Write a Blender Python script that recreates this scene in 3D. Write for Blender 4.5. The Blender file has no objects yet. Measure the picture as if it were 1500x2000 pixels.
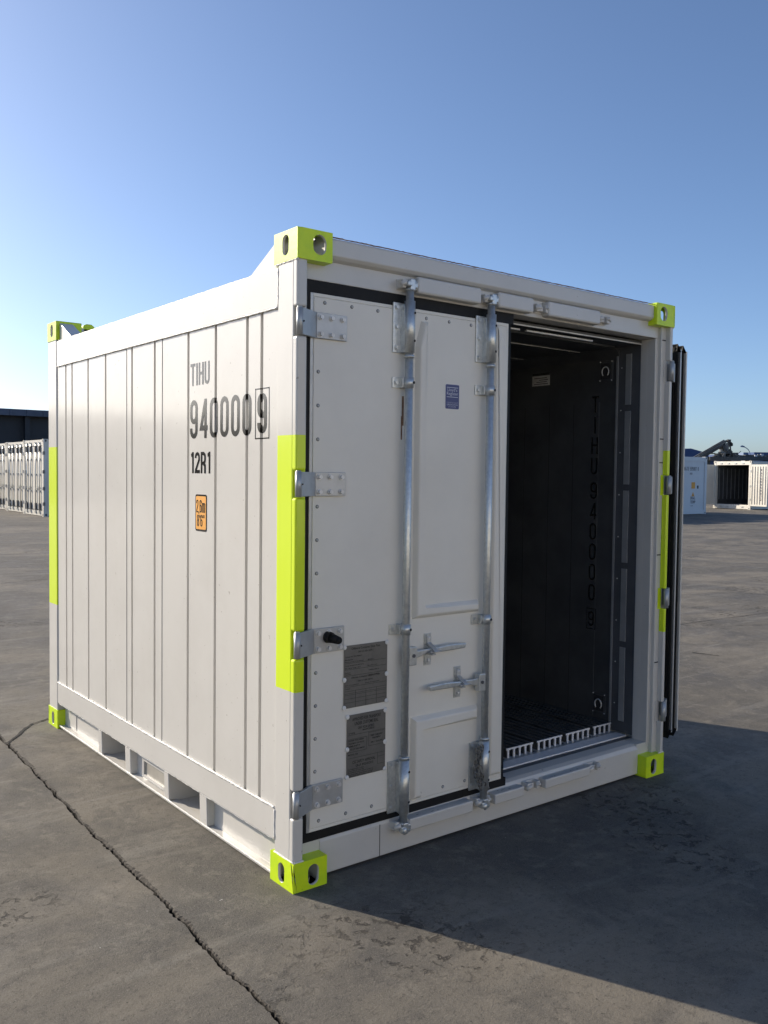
import bpy, bmesh, math, random
from mathutils import Vector, Matrix, noise
R = math.radians
random.seed(7)
scene = bpy.context.scene
COL = scene.collection
# ------------------------------------------------------------------ camera
cam_d = bpy.data.cameras.new('camera')
cam = bpy.data.objects.new('camera', cam_d); COL.objects.link(cam)
cam.location = (-1.8553, -2.9249, 1.6509)
cam.rotation_euler = (R(87.594), R(-0.670), R(-37.9785))
cam_d.sensor_fit = 'VERTICAL'; cam_d.sensor_height = 24
cam_d.lens = 1749.14/2000*24
cam_d.clip_start = 0.05; cam_d.clip_end = 3000
scene.camera = cam
# ------------------------------------------------------------------ light
SUN_EL, SUN_AZ = 24.5, -23.5          # azimuth measured from +Y towards +X
w = bpy.data.worlds.new('World'); scene.world = w; w.use_nodes = True
nt = w.node_tree; nt.nodes.clear()
out = nt.nodes.new('ShaderNodeOutputWorld'); bg = nt.nodes.new('ShaderNodeBackground')
sky = nt.nodes.new('ShaderNodeTexSky'); sky.sky_type = 'NISHITA'; sky.sun_disc = False
sky.sun_elevation = R(SUN_EL); sky.sun_rotation = R(SUN_AZ)
sky.air_density = 0.7; sky.dust_density = 1.15; sky.ozone_density = 3.6; sky.altitude = 0
bg.inputs[1].default_value = 0.138
nt.links.new(sky.outputs[0], bg.inputs[0]); nt.links.new(bg.outputs[0], out.inputs[0])
sd = bpy.data.lights.new('sun', 'SUN'); sd.energy = 4.95; sd.angle = R(0.5); sd.color = (1.0, 0.885, 0.73)
sun = bpy.data.objects.new('sun', sd); COL.objects.link(sun)
sdir = Vector((math.sin(R(SUN_AZ))*math.cos(R(SUN_EL)), math.cos(R(SUN_AZ))*math.cos(R(SUN_EL)), math.sin(R(SUN_EL))))
sun.rotation_euler = sdir.to_track_quat('Z', 'Y').to_euler()
sun.location = (-20, 30, 30)
scene.view_settings.view_transform = 'Standard'; scene.view_settings.look = 'None'
scene.view_settings.exposure = 0.35; scene.view_settings.gamma = 1
scene.render.engine = 'CYCLES'
scene.cycles.max_bounces = 8

# ------------------------------------------------------------------ materials
def hexc(r, g, b): return (r, g, b, 1)
def mat(name, col, rough=.5, metal=0, bump=0, bscale=20, var=0, vscale=3, coat=0, col2=None, bdist=.002, spec=.5):
    m = bpy.data.materials.new(name); m.use_nodes = True
    t = m.node_tree; b = t.nodes['Principled BSDF']
    b.inputs['Base Color'].default_value = hexc(*col)
    b.inputs['Roughness'].default_value = rough; b.inputs['Metallic'].default_value = metal
    b.inputs['Coat Weight'].default_value = coat; b.inputs['Coat Roughness'].default_value = .12
    b.inputs['Specular IOR Level'].default_value = spec
    tc = t.nodes.new('ShaderNodeTexCoord')
    if var or col2:
        n = t.nodes.new('ShaderNodeTexNoise'); n.inputs['Scale'].default_value = vscale; n.inputs['Detail'].default_value = 7
        n.inputs['Roughness'].default_value = .65
        t.links.new(tc.outputs['Object'], n.inputs['Vector'])
        mx = t.nodes.new('ShaderNodeMix'); mx.data_type = 'RGBA'
        c2 = col2 or tuple(max(0, c*(1-var)) for c in col)
        mx.inputs[6].default_value = hexc(*col); mx.inputs[7].default_value = hexc(*c2)
        rp = t.nodes.new('ShaderNodeMapRange'); rp.inputs[1].default_value = .38; rp.inputs[2].default_value = .66
        t.links.new(n.outputs['Fac'], rp.inputs[0]); t.links.new(rp.outputs[0], mx.inputs[0])
        t.links.new(mx.outputs[2], b.inputs['Base Color'])
    if bump:
        n2 = t.nodes.new('ShaderNodeTexNoise'); n2.inputs['Scale'].default_value = bscale; n2.inputs['Detail'].default_value = 3
        t.links.new(tc.outputs['Object'], n2.inputs['Vector'])
        bp = t.nodes.new('ShaderNodeBump'); bp.inputs['Strength'].default_value = bump; bp.inputs['Distance'].default_value = bdist
        t.links.new(n2.outputs['Fac'], bp.inputs['Height']); t.links.new(bp.outputs[0], b.inputs['Normal'])
    return m
WCOL = (.60, .585, .545)
LIME = (.66, .84, .012)
def paint(name, col, lime_band=False):
    """white gloss paint with faint grime, waves of the sheet and an optional painted band between two heights"""
    m = mat(name, col, rough=.50, coat=.55, spec=.2, bump=.45, bscale=2.2, bdist=.004)
    t = m.node_tree; b = t.nodes['Principled BSDF']; tc = t.nodes['Texture Coordinate']
    b.inputs['Coat Roughness'].default_value = .13; b.inputs['Coat IOR'].default_value = 1.6
    t.links.new(b.inputs['Normal'].links[0].from_socket, b.inputs['Coat Normal'])
    n = t.nodes.new('ShaderNodeTexNoise'); n.inputs['Scale'].default_value = 2.4; n.inputs['Detail'].default_value = 8; n.inputs['Roughness'].default_value = .7
    t.links.new(tc.outputs['Object'], n.inputs['Vector'])
    r1 = t.nodes.new('ShaderNodeMapRange'); r1.inputs[1].default_value = .45; r1.inputs[2].default_value = .75; r1.inputs[4].default_value = .16
    t.links.new(n.outputs['Fac'], r1.inputs[0])
    mx = t.nodes.new('ShaderNodeMix'); mx.data_type = 'RGBA'
    mx.inputs[6].default_value = hexc(*col); mx.inputs[7].default_value = (.36, .33, .28, 1)
    t.links.new(r1.outputs[0], mx.inputs[0])
    last = mx.outputs[2]
    # sparse dark scuffs and specks
    v = t.nodes.new('ShaderNodeTexNoise'); v.inputs['Scale'].default_value = 55; v.inputs['Detail'].default_value = 2
    t.links.new(tc.outputs['Object'], v.inputs['Vector'])
    r2 = t.nodes.new('ShaderNodeMapRange'); r2.inputs[1].default_value = .735; r2.inputs[2].default_value = .77; r2.inputs[4].default_value = .6
    t.links.new(v.outputs['Fac'], r2.inputs[0])
    mx2 = t.nodes.new('ShaderNodeMix'); mx2.data_type = 'RGBA'; mx2.inputs[7].default_value = (.25, .21, .17, 1)
    t.links.new(r2.outputs[0], mx2.inputs[0]); t.links.new(last, mx2.inputs[6]); last = mx2.outputs[2]
    if lime_band:
        sx = t.nodes.new('ShaderNodeSeparateXYZ'); t.links.new(tc.outputs['Object'], sx.inputs[0])
        a = t.nodes.new('ShaderNodeMath'); a.operation = 'GREATER_THAN'; a.inputs[1].default_value = .795
        c = t.nodes.new('ShaderNodeMath'); c.operation = 'LESS_THAN'; c.inputs[1].default_value = 1.80
        mu = t.nodes.new('ShaderNodeMath'); mu.operation = 'MULTIPLY'
        t.links.new(sx.outputs[2], a.inputs[0]); t.links.new(sx.outputs[2], c.inputs[0])
        t.links.new(a.outputs[0], mu.inputs[0]); t.links.new(c.outputs[0], mu.inputs[1])
        mx3 = t.nodes.new('ShaderNodeMix'); mx3.data_type = 'RGBA'; mx3.inputs[7].default_value = hexc(*LIME)
        t.links.new(mu.outputs[0], mx3.inputs[0]); t.links.new(last, mx3.inputs[6]); last = mx3.outputs[2]
    t.links.new(last, b.inputs['Base Color'])
    return m
M = {}
M['white'] = paint('white_paint', WCOL)
M['post'] = paint('post_paint', WCOL, True)
M['door'] = mat('door_paint', (.76, .74, .675), rough=.42, bump=.25, bscale=3, bdist=.003, col2=(.70, .68, .62), vscale=1.6)
M['lime'] = mat('lime_paint', LIME, rough=.38, bump=.3, bscale=60, bdist=.001, col2=(.52, .76, .02), vscale=9)
def chips(m, thr=.70):
    t = m.node_tree; b = t.nodes['Principled BSDF']; tc = t.nodes['Texture Coordinate']
    n = t.nodes.new('ShaderNodeTexNoise'); n.inputs['Scale'].default_value = 38; n.inputs['Detail'].default_value = 5; n.inputs['Roughness'].default_value = .7
    t.links.new(tc.outputs['Object'], n.inputs['Vector'])
    r = t.nodes.new('ShaderNodeMapRange'); r.inputs[1].default_value = thr; r.inputs[2].default_value = thr+.012; r.inputs[4].default_value = .85
    t.links.new(n.outputs['Fac'], r.inputs[0])
    mx = t.nodes.new('ShaderNodeMix'); mx.data_type = 'RGBA'; mx.inputs[7].default_value = (.09, .07, .05, 1)
    t.links.new(b.inputs['Base Color'].links[0].from_socket, mx.inputs[6]); t.links.new(r.outputs[0], mx.inputs[0]); t.links.new(mx.outputs[2], b.inputs['Base Color'])
chips(M['lime'])
M['galv'] = mat('galvanised_steel', (.62, .64, .63), rough=.34, metal=.68, bump=.25, bscale=70, col2=(.50, .52, .52), vscale=60)
M['zinc'] = mat('zinc_strap', (.50, .51, .51), rough=.42, metal=.5, col2=(.42, .43, .43), vscale=12, bump=.1)
M['rubber'] = mat('black_rubber', (.008, .008, .009), rough=.6, col2=(.013, .013, .013), vscale=12, spec=.25)
M['black'] = mat('black_lettering', (.016, .015, .014), rough=.16, coat=0, spec=.5)
M['dark'] = mat('dark_hole', (.03, .03, .032), rough=.8)
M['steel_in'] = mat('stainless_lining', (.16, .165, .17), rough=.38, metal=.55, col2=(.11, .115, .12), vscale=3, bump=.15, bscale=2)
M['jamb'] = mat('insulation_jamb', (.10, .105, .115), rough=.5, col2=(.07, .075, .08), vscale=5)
M['alu'] = mat('aluminium', (.72, .72, .71), rough=.38, metal=.15, col2=(.55, .54, .52), vscale=14, bump=.1)
M['whitem'] = mat('bright_cut_aluminium', (.80, .80, .80), rough=.45, metal=.1, col2=(.66, .66, .67), vscale=20)
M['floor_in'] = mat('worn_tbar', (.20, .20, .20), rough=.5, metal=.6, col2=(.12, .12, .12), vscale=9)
M['chain'] = mat('dull_chain', (.10, .095, .085), rough=.5, metal=.6, col2=(.3, .3, .29), vscale=60)
M['plate'] = mat('plate_metal', (.17, .165, .15), rough=.40, metal=.3, col2=(.14, .135, .125), vscale=20)
M['inkp'] = mat('plate_ink', (.015, .015, .015), rough=.6)
M['orange'] = mat('orange_label', (.80, .36, .045), rough=.5)
M['blue'] = mat('blue_label', (.045, .06, .19), rough=.4)
M['lblue'] = mat('label_print', (.55, .58, .66), rough=.5)
M['nylon'] = mat('nylon_rivet', (.72, .72, .70), rough=.4)
M['greyw'] = mat('frosted_cover', (.42, .40, .35), rough=.35, col2=(.34, .32, .28), vscale=8)
M['rust'] = mat('rust', (.16, .07, .035), rough=.8, col2=(.3, .2, .12), vscale=30)
M['weld'] = mat('weld_paint', (.78, .765, .72), rough=.3, bump=.9, bscale=160, bdist=.004)
M['cream'] = mat('cream_container_paint', (.72, .69, .61), rough=.5, col2=(.60, .57, .50), vscale=.7)
M['whitec'] = mat('white_container_paint', (.66, .67, .68), rough=.5, col2=(.60, .61, .62), vscale=.6)
M['frame_dark'] = mat('lettering_grey', (.06, .06, .07), rough=.6)

# ------------------------------------------------------------------ mesh builder
class MB:
    def __init__(s, T=None):
        s.bm = bmesh.new(); s.mats = []; s.T = T
    def mi(s, m):
        m = M[m] if isinstance(m, str) else m
        if m not in s.mats: s.mats.append(m)
        return s.mats.index(m)
    def merge(s, b, m, smooth=None):
        i = s.mi(m)
        for f in b.faces:
            f.material_index = i
        me = bpy.data.meshes.new('t'); b.to_mesh(me); b.free(); s.bm.from_mesh(me); bpy.data.meshes.remove(me)
    def box(s, x0, x1, y0, y1, z0, z1, m='white', bev=0, seg=2):
        b = bmesh.new(); r = bmesh.ops.create_cube(b, size=1)
        for v in b.verts:
            v.co = Vector(((x0+x1)/2+v.co.x*(x1-x0), (y0+y1)/2+v.co.y*(y1-y0), (z0+z1)/2+v.co.z*(z1-z0)))
        if bev: bmesh.ops.bevel(b, geom=b.edges[:], offset=bev, segments=seg, affect='EDGES', profile=.5)
        s.merge(b, m); return s
    def cyl(s, p, q, r, m='galv', n=14, r2=None, cap=True, hexa=False):
        p = Vector(p); q = Vector(q); d = q-p
        b = bmesh.new(); bmesh.ops.create_cone(b, segments=6 if hexa else n, radius1=r, radius2=r if r2 is None else r2, depth=d.length, cap_ends=cap)
        rot = d.to_track_quat('Z', 'Y').to_matrix().to_4x4()
        bmesh.ops.transform(b, matrix=Matrix.Translation((p+q)/2) @ rot, verts=b.verts)
        if not hexa:
            for f in b.faces:
                if len(f.verts) == 4: f.smooth = True
        s.merge(b, m); return s
    def sph(s, c, r, m='nylon', sc=(1, 1, 1), n=10):
        b = bmesh.new(); bmesh.ops.create_uvsphere(b, u_segments=n, v_segments=max(4, n//2+1), radius=r)
        for v in b.verts: v.co = Vector((c[0]+v.co.x*sc[0], c[1]+v.co.y*sc[1], c[2]+v.co.z*sc[2]))
        for f in b.faces: f.smooth = True
        s.merge(b, m); return s
    def poly(s, pts, m='white'):
        f = s.bm.faces.new([s.bm.verts.new(Vector(p)) for p in pts]); f.material_index = s.mi(m); return s
    def prism(s, pts, axis, a, c, m='white', bev=0):
        """pts: 2D outline in the other two axes (order x,y,z without axis), extruded from a to c"""
        b = bmesh.new()
        def P(u, v, k): return {'x': (k, u, v), 'y': (u, k, v), 'z': (u, v, k)}[axis]
        A = [b.verts.new(P(u, v, a)) for u, v in pts]; C = [b.verts.new(P(u, v, c)) for u, v in pts]
        b.faces.new(A); b.faces.new(C[::-1])
        n = len(pts)
        for i in range(n): b.faces.new((A[i], C[i], C[(i+1) % n], A[(i+1) % n]))
        bmesh.ops.recalc_face_normals(b, faces=b.faces)
        if bev: bmesh.ops.bevel(b, geom=b.edges[:], offset=bev, segments=2, affect='EDGES', profile=.5)
        s.merge(b, m); return s
    def raised(s, pts, y0, h, ins, m='door'):
        """raised trapezoid on plane n=y0 (coords u,n,z) from an outline given counter-clockwise"""
        n = len(pts); P = [Vector(p) for p in pts]
        ar = sum(P[i].x*P[(i+1) % n].y-P[(i+1) % n].x*P[i].y for i in range(n))
        sg = 1 if ar > 0 else -1
        inn = []
        for i in range(n):
            a = (P[i]-P[i-1]).normalized(); c = (P[(i+1) % n]-P[i]).normalized()
            n1 = Vector((-a.y, a.x))*sg; n2 = Vector((-c.y, c.x))*sg
            k = 1+n1.dot(n2)
            inn.append(P[i]+(n1+n2)*ins/max(k, .3))
        b = bmesh.new()
        A = [b.verts.new((p.x, y0, p.y)) for p in P]; C = [b.verts.new((p.x, y0+h, p.y)) for p in inn]
        for i in range(n): b.faces.new((A[i], A[(i+1) % n], C[(i+1) % n], C[i]))
        f = b.faces.new(C); 
        bmesh.ops.bevel(b, geom=[e for e in f.edges], offset=min(.006, h*.45), segments=3, affect='EDGES', profile=.5)
        s.merge(b, m); return s
    def tube(s, pts, r, m='galv', n=8):
        pts = [Vector(p) for p in pts]; rings = []; i_m = s.mi(m)
        for i, p in enumerate(pts):
            t = (pts[min(i+1, len(pts)-1)]-pts[max(i-1, 0)]).normalized()
            u = t.orthogonal().normalized() if i == 0 else (u-t*u.dot(t)).normalized()
            v = t.cross(u); rr = r(i) if callable(r) else r
            rings.append([s.bm.verts.new(p+(u*math.cos(a)+v*math.sin(a))*rr) for a in [2*math.pi*k/n for k in range(n)]])
        for a, c in zip(rings, rings[1:]):
            for k in range(n):
                f = s.bm.faces.new((a[k], a[(k+1) % n], c[(k+1) % n], c[k])); f.smooth = True; f.material_index = i_m
        for q in (rings[0], rings[-1]):
            f = s.bm.faces.new(q); f.material_index = i_m
        return s
    def bead(s, p, q, r=.0045, m='weld'):
        p = Vector(p); q = Vector(q); k = max(4, int((q-p).length/.012))
        rnd = random.Random(int((p.x*7+p.y*13+p.z*29)*1000))
        return s.tube([p.lerp(q, i/k)+Vector([rnd.uniform(-.0008, .0008) for _ in range(3)]) for i in range(k+1)], lambda i: r*rnd.uniform(.75, 1.2), m, 6)
    def bolt(s, u, n, z, r=.0085, h=.007, m='galv'):
        """hex head on a surface whose outward direction is the local second axis"""
        s.cyl((u, n, z), (u, n+.0025, z), r*1.35, m, 12)
        s.cyl((u, n+.0025, z), (u, n+h, z), r, m, hexa=True); return s
    def build(s, name, parent=None, loc=None):
        if s.T:
            for v in s.bm.verts: v.co = Vector(s.T(*v.co))
        bmesh.ops.remove_doubles(s.bm, verts=s.bm.verts, dist=1e-6)
        bmesh.ops.recalc_face_normals(s.bm, faces=s.bm.faces)
        me = bpy.data.meshes.new(name); s.bm.to_mesh(me); s.bm.free()
        for m in s.mats: me.materials.append(m)
        o = bpy.data.objects.new(name, me); COL.objects.link(o)
        if parent: o.parent = parent
        if loc: o.location = loc
        return o
def tag(o, label=None, cat=None, group=None, kind=None):
    for k, v in (('label', label), ('category', cat), ('group', group), ('kind', kind)):
        if v: o[k] = v
    return o
def empty(name, loc, rz=0, label=None, cat=None, group=None):
    o = bpy.data.objects.new(name, None); COL.objects.link(o); o.empty_display_size = .3
    o.location = loc; o.rotation_euler = (0, 0, rz); return tag(o, label, cat, group)
def copy_tree(o, parent=None):
    c = o.copy(); COL.objects.link(c)
    if parent: c.parent = parent
    for ch in list(o.children): copy_tree(ch, c)
    return c
def text_mesh(name, s, w_, h, m, parent, place, bold=0, sub=None, bi=0, spacing=1.0, line=1.0):
    """writing fitted to w_ x h; place(u, v) -> local 3D of the parent; several lines by \\n"""
    c = bpy.data.curves.new(name, 'FONT'); c.body = s; c.size = 1; c.align_x = 'CENTER' if '\n' in s else 'LEFT'
    c.offset = bold; c.space_character = spacing; c.space_line = line; c.resolution_u = 3
    o = bpy.data.objects.new(name, c); COL.objects.link(o)
    bpy.context.view_layer.update()
    me = bpy.data.meshes.new_from_object(o.evaluated_get(bpy.context.evaluated_depsgraph_get()))
    bpy.data.objects.remove(o); bpy.data.curves.remove(c)
    xs = [v.co.x for v in me.vertices]; ys = [v.co.y for v in me.vertices]
    x0, x1, y0, y1 = min(xs), max(xs), min(ys), max(ys)
    b = bmesh.new(); b.from_mesh(me)
    for v in b.verts: v.co = Vector(((v.co.x-x0)/(x1-x0)*w_, (v.co.y-y0)/(y1-y0)*h, 0))
    if sub: sub(b)
    for v in b.verts: v.co = Vector(place(v.co.x, v.co.y))
    b.to_mesh(me); b.free(); me.materials.clear(); me.materials.append(M[m]); me.name = name
    o = bpy.data.objects.new(name, me); COL.objects.link(o); o.parent = parent
    return o
def arc(cx, cy, rx, ry, a0, a1, n=8):
    return [(cx+rx*math.cos(R(a0+(a1-a0)*i/n)), cy+ry*math.sin(R(a0+(a1-a0)*i/n))) for i in range(n+1)]
def glyph(ch, w, h, s):
    """centre lines of a condensed grotesque letter: list of (points, closed)"""
    a = s/2; r = w/2-a; c = w/2; T_, B_ = h-a, a
    if ch in '0O': return [(arc(c, T_-r, r, r, 0, 180)+arc(c, B_+r, r, r, 180, 360), True)]
    if ch == 'D': return [(arc(c, T_-r, r, r, 0, 90)+[(a, T_), (a, B_)]+arc(c, B_+r, r, r, 270, 360), True)]
    if ch == '9': return [(arc(c, T_-r, r, r, 0, 180)+arc(c, .44*h+r, r, r, 180, 360), True), ([(w-a, .6*h)]+arc(c, B_+r, r, r, 360, 180)+[(a, .27*h)], False)]
    if ch == '6': return [(arc(c, B_+r, r, r, 180, 360)+arc(c, .56*h-r, r, r, 0, 180), True), ([(a, .4*h)]+arc(c, T_-r, r, r, 180, 0)+[(w-a, .73*h)], False)]
    if ch == '8': return [(arc(c, T_-r, r, r, 0, 180)+arc(c, .52*h+r, r, r, 180, 360), True), (arc(c, .52*h-r, r, r, 0, 180)+arc(c, B_+r, r, r, 180, 360), True)]
    if ch == '4': return [([(w*.74, 0), (w*.74, h)], False), ([(w*.70, h-a), (a*1.1, .26*h), (w, .26*h)], False)]
    if ch == '5': return [([(w-a*.5, T_), (a, T_), (a, .55*h)]+arc(c, .6*h-r, r, r, 120, 0)+arc(c, B_+r, r, r, 360, 180)+[(a, .24*h)], False)]
    if ch == '7': return [([(0, T_), (w-a, T_), (w*.4, 0)], False)]
    if ch == '1': return [([(w*.72, 0), (w*.72, h)], False), ([(w*.66, h-a), (w*.42, .86*h), (w*.22, .84*h)], False)]
    if ch == '2': return [([(a, .72*h)]+arc(c, T_-r, r, r, 180, 0)+[(w-a, .62*h), (a*1.3, .16*h), (a, B_), (w, B_)], False)]
    if ch == 'T': return [([(0, T_), (w, T_)], False), ([(c, 0), (c, T_)], False)]
    if ch == 'I': return [([(c, 0), (c, h)], False)]
    if ch == 'H': return [([(a, 0), (a, h)], False), ([(w-a, 0), (w-a, h)], False), ([(a, .52*h), (w-a, .52*h)], False)]
    if ch == 'U': return [([(a, h)]+arc(c, B_+r, r, r, 180, 360)+[(w-a, h)], False)]
    if ch == 'R': return [([(a, 0), (a, h)], False), ([(a, T_)]+arc(c, T_-r, r, r, 90, 0)+arc(c, .47*h+r, r, r, 0, -90)+[(a, .47*h)], False), ([(c, .47*h), (w-a, .36*h), (w-a, 0)], False)]
    if ch == 'P': return [([(a, 0), (a, h)], False), ([(a, T_)]+arc(c, T_-r, r, r, 90, 0)+arc(c, .45*h+r, r, r, 0, -90)+[(a, .45*h)], False)]
    if ch == 'A': return [([(a*.6, 0), (c, h), (w-a*.6, 0)], False), ([(w*.2, .28*h), (w*.8, .28*h)], False)]
    if ch == 'L': return [([(a, h), (a, B_), (w, B_)], False)]
    if ch == 'E': return [([(w, T_), (a, T_), (a, B_), (w, B_)], False), ([(a, .53*h), (w*.88, .53*h)], False)]
    if ch == 'M': return [([(a, 0), (a, h)], False), ([(w-a, 0), (w-a, h)], False), ([(a, h), (c, .3*h), (w-a, h)], False)]
    if ch == 'm': return [([(a, 0), (a, .72*h)], False), ([(a, .56*h)]+arc(w*.27, .66*h, w*.2, .07*h, 160, 0)+[(w*.5, 0)], False), ([(w*.5, .56*h)]+arc(w*.74, .66*h, w*.2, .07*h, 160, 0)+[(w-a, 0)], False)]
    if ch == ',': return [([(c, .08*h), (c, .0), (c-a, -.12*h)], False)]
    if ch == "'": return [([(c, h), (c, .74*h)], False)]
    return []
def strokes(bm, lines, s, du=0, dv=0):
    for k_, (pts, closed) in enumerate(lines):
        zz_ = k_*.00018
        P = [Vector((x+du, y+dv)) for x, y in pts]
        P = [p for i, p in enumerate(P) if i == 0 or (p-P[i-1]).length > 1e-6]
        if closed and (P[0]-P[-1]).length < 1e-6: P.pop()
        n = len(P); L_ = []
        for i in range(n):
            p0 = P[i-1] if (closed or i > 0) else None; p1 = P[(i+1) % n] if (closed or i < n-1) else None
            d0 = (P[i]-p0).normalized() if p0 is not None else None; d1 = (p1-P[i]).normalized() if p1 is not None else None
            d0 = d0 or d1; d1 = d1 or d0
            n0 = Vector((-d0.y, d0.x)); n1 = Vector((-d1.y, d1.x)); m_ = (n0+n1)/max(.5, 1+n0.dot(n1))*s/2
            L_.append((bm.verts.new((P[i].x+m_.x, P[i].y+m_.y, zz_)), bm.verts.new((P[i].x-m_.x, P[i].y-m_.y, zz_))))
        for i in range(n if closed else n-1):
            a, c = L_[i], L_[(i+1) % n]; bm.faces.new((a[0], a[1], c[1], c[0]))
def stroke_text(name, text, w, h, s, gap, m, parent, place, sub=None, out=(-1, 0, 0)):
    """own condensed lettering; w glyph width, s stroke, gap between letters"""
    b = bmesh.new(); u = 0
    for ch in text:
        gw = {'I': s*1.05, '1': w*.72, ',': s*1.3, "'": s*1.3, 'm': w*1.5, 'M': w*1.25, ' ': w*.8}.get(ch, w)
        strokes(b, glyph(ch, gw, h, s), s, u, 0); u += gw+gap
    if sub: sub(b)
    for v in b.verts: v.co = Vector(place(v.co.x, v.co.y))+Vector(out)*v.co.z
    me = bpy.data.meshes.new(name); b.to_mesh(me); b.free(); me.materials.append(M[m])
    o = bpy.data.objects.new(name, me); COL.objects.link(o); o.parent = parent
    return o
def oval(cx, cz, rx, rz, n=20):
    """upright stadium/ellipse outline"""
    pts = []
    for i in range(n):
        a = 2*math.pi*i/n; s_, c_ = math.sin(a), math.cos(a)
        if rz > rx: pts.append((cx+rx*c_, cz+rx*s_+(rz-rx)*(1 if s_ >= 0 else -1)))
        else: pts.append((cx+rx*c_+(rx-rz)*(1 if c_ >= 0 else -1), cz+rz*s_))
    return pts
def holed_face(b, x0, x1, z0, z1, ov, P, mo, mi, depth, im, om):
    """rectangle with an oval hole and the wall of the hole; P(u, v, d) -> 3D"""
    n = len(ov); O = [b.verts.new(P(u, v, 0)) for u, v in ov]; I = [b.verts.new(P(u, v, depth)) for u, v in ov]
    for i in range(n):
        f = b.faces.new((O[i], O[(i+1) % n], I[(i+1) % n], I[i])); f.material_index = im; f.smooth = True
    cx = sum(p[0] for p in ov)/n
    right = [i for i in range(n) if i < n/4+1e-6 or i > 3*n/4-1e-6]
    a = n//4; c = 3*n//4
    tr, br, tl, bl = [b.verts.new(P(*q, 0)) for q in ((x1, z1), (x1, z0), (x0, z1), (x0, z0))]
    tm, bmid = b.verts.new(P(ov[a][0], z1, 0)), b.verts.new(P(ov[c][0], z0, 0))
    seq_r = [O[i % n] for i in range(c, n+a+1)]
    f = b.faces.new([bmid]+seq_r+[tm, tr, br]); f.material_index = om
    seq_l = [O[i % n] for i in range(a, c+1)]
    f = b.faces.new([tm]+seq_l+[bmid, bl, tl]); f.material_index = om
CW, CL, CH = .162, .178, .118
def casting(parent, X, Y, Z, sx, sy, top, rad=.019):
    """ISO corner casting; outer corner at (X,Y,Z); sx, sy point inwards"""
    b = bmesh.new()
    z0 = Z; z1 = Z+CH
    def S(u, v, d): return (X+sx*d, Y+sy*u, v)      # side face (x const)
    def F(u, v, d): return (X+sx*u, Y+sy*d, v)      # end face (y const)
    zt = z1 if top else z0; zi = z0 if top else z1
    def H(u, v, d): return (X+sx*u, Y+sy*v, zt-(d if top else -d))
    zc = (z0+z1)/2 + (.004 if top else -.004)
    holed_face(b, 0, CL, z0, z1, oval(.090, zc, .024, .040), S, 0, 1, .012, 1, 0)
    holed_face(b, 0, CW, z0, z1, oval(.100, zc, .031, .039) if top else oval(.095, zc, .026, .042), F, 0, 1, .014, 1, 0)
    holed_face(b, 0, CW, 0, CL, oval(.089, .102, .032, .058), H, 0, 1, .02, 1, 0)
    q = [b.verts.new(H(*p, 0)).co for p in ((0, 0), (CW, 0), (CW, CL), (0, CL))]
    for v in [v for v in b.verts if not v.link_faces]: b.verts.remove(v)
    def quad(pts, mi=0):
        f = b.faces.new([b.verts.new(p) for p in pts]); f.material_index = mi
    c = lambda u, v, z: (X+sx*u, Y+sy*v, z)
    quad([c(0, 0, zi), c(CW, 0, zi), c(CW, CL, zi), c(0, CL, zi)])
    quad([c(CW, 0, z0), c(CW, CL, z0), c(CW, CL, z1), c(CW, 0, z1)])
    quad([c(0, CL, z0), c(CW, CL, z0), c(CW, CL, z1), c(0, CL, z1)])
    # inner liner so that the wall has thickness
    e = .016
    for pts in ([c(e, e, z0+e), c(e, CL-e, z0+e), c(CW-e, CL-e, z0+e), c(CW-e, e, z0+e)] if not top else [c(e, e, z0+e), c(CW-e, e, z0+e), c(CW-e, CL-e, z0+e), c(e, CL-e, z0+e)],
                [c(CW-e, e, z0), c(CW-e, CL-e, z0), c(CW-e, CL-e, z1), c(CW-e, e, z1)], [c(e, CL-e, z0), c(CW-e, CL-e, z0), c(CW-e, CL-e, z1), c(e, CL-e, z1)]):
        if top or pts[0][2] != z0+e: quad(pts, 1)
    bmesh.ops.remove_doubles(b, verts=b.verts, dist=1e-5)
    # round the outer vertical edge and soften the others
    def on(v, x, y): return (x is None or abs(v.co.x-x) < 1e-5) and (y is None or abs(v.co.y-y) < 1e-5)
    ed = [ed_ for ed_ in b.edges if all(on(v, X, Y) for v in ed_.verts)]
    bmesh.ops.bevel(b, geom=ed, offset=rad, segments=4, affect='EDGES', profile=.5)
    bmesh.ops.recalc_face_normals(b, faces=b.faces)
    ed = [e_ for e_ in b.edges if len(e_.link_faces) == 2 and e_.calc_face_angle(0) > 1.2 and e_.link_faces[0].material_index == 0 and e_.link_faces[1].material_index == 0]
    bmesh.ops.bevel(b, geom=ed, offset=.0035, segments=2, affect='EDGES', profile=.5)
    me = bpy.data.meshes.new('corner_casting'); b.to_mesh(me); b.free()
    me.materials.append(M['lime']); me.materials.append(M['white'])
    o = bpy.data.objects.new('corner_casting', me); COL.objects.link(o); o.parent = parent
    return o

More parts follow.
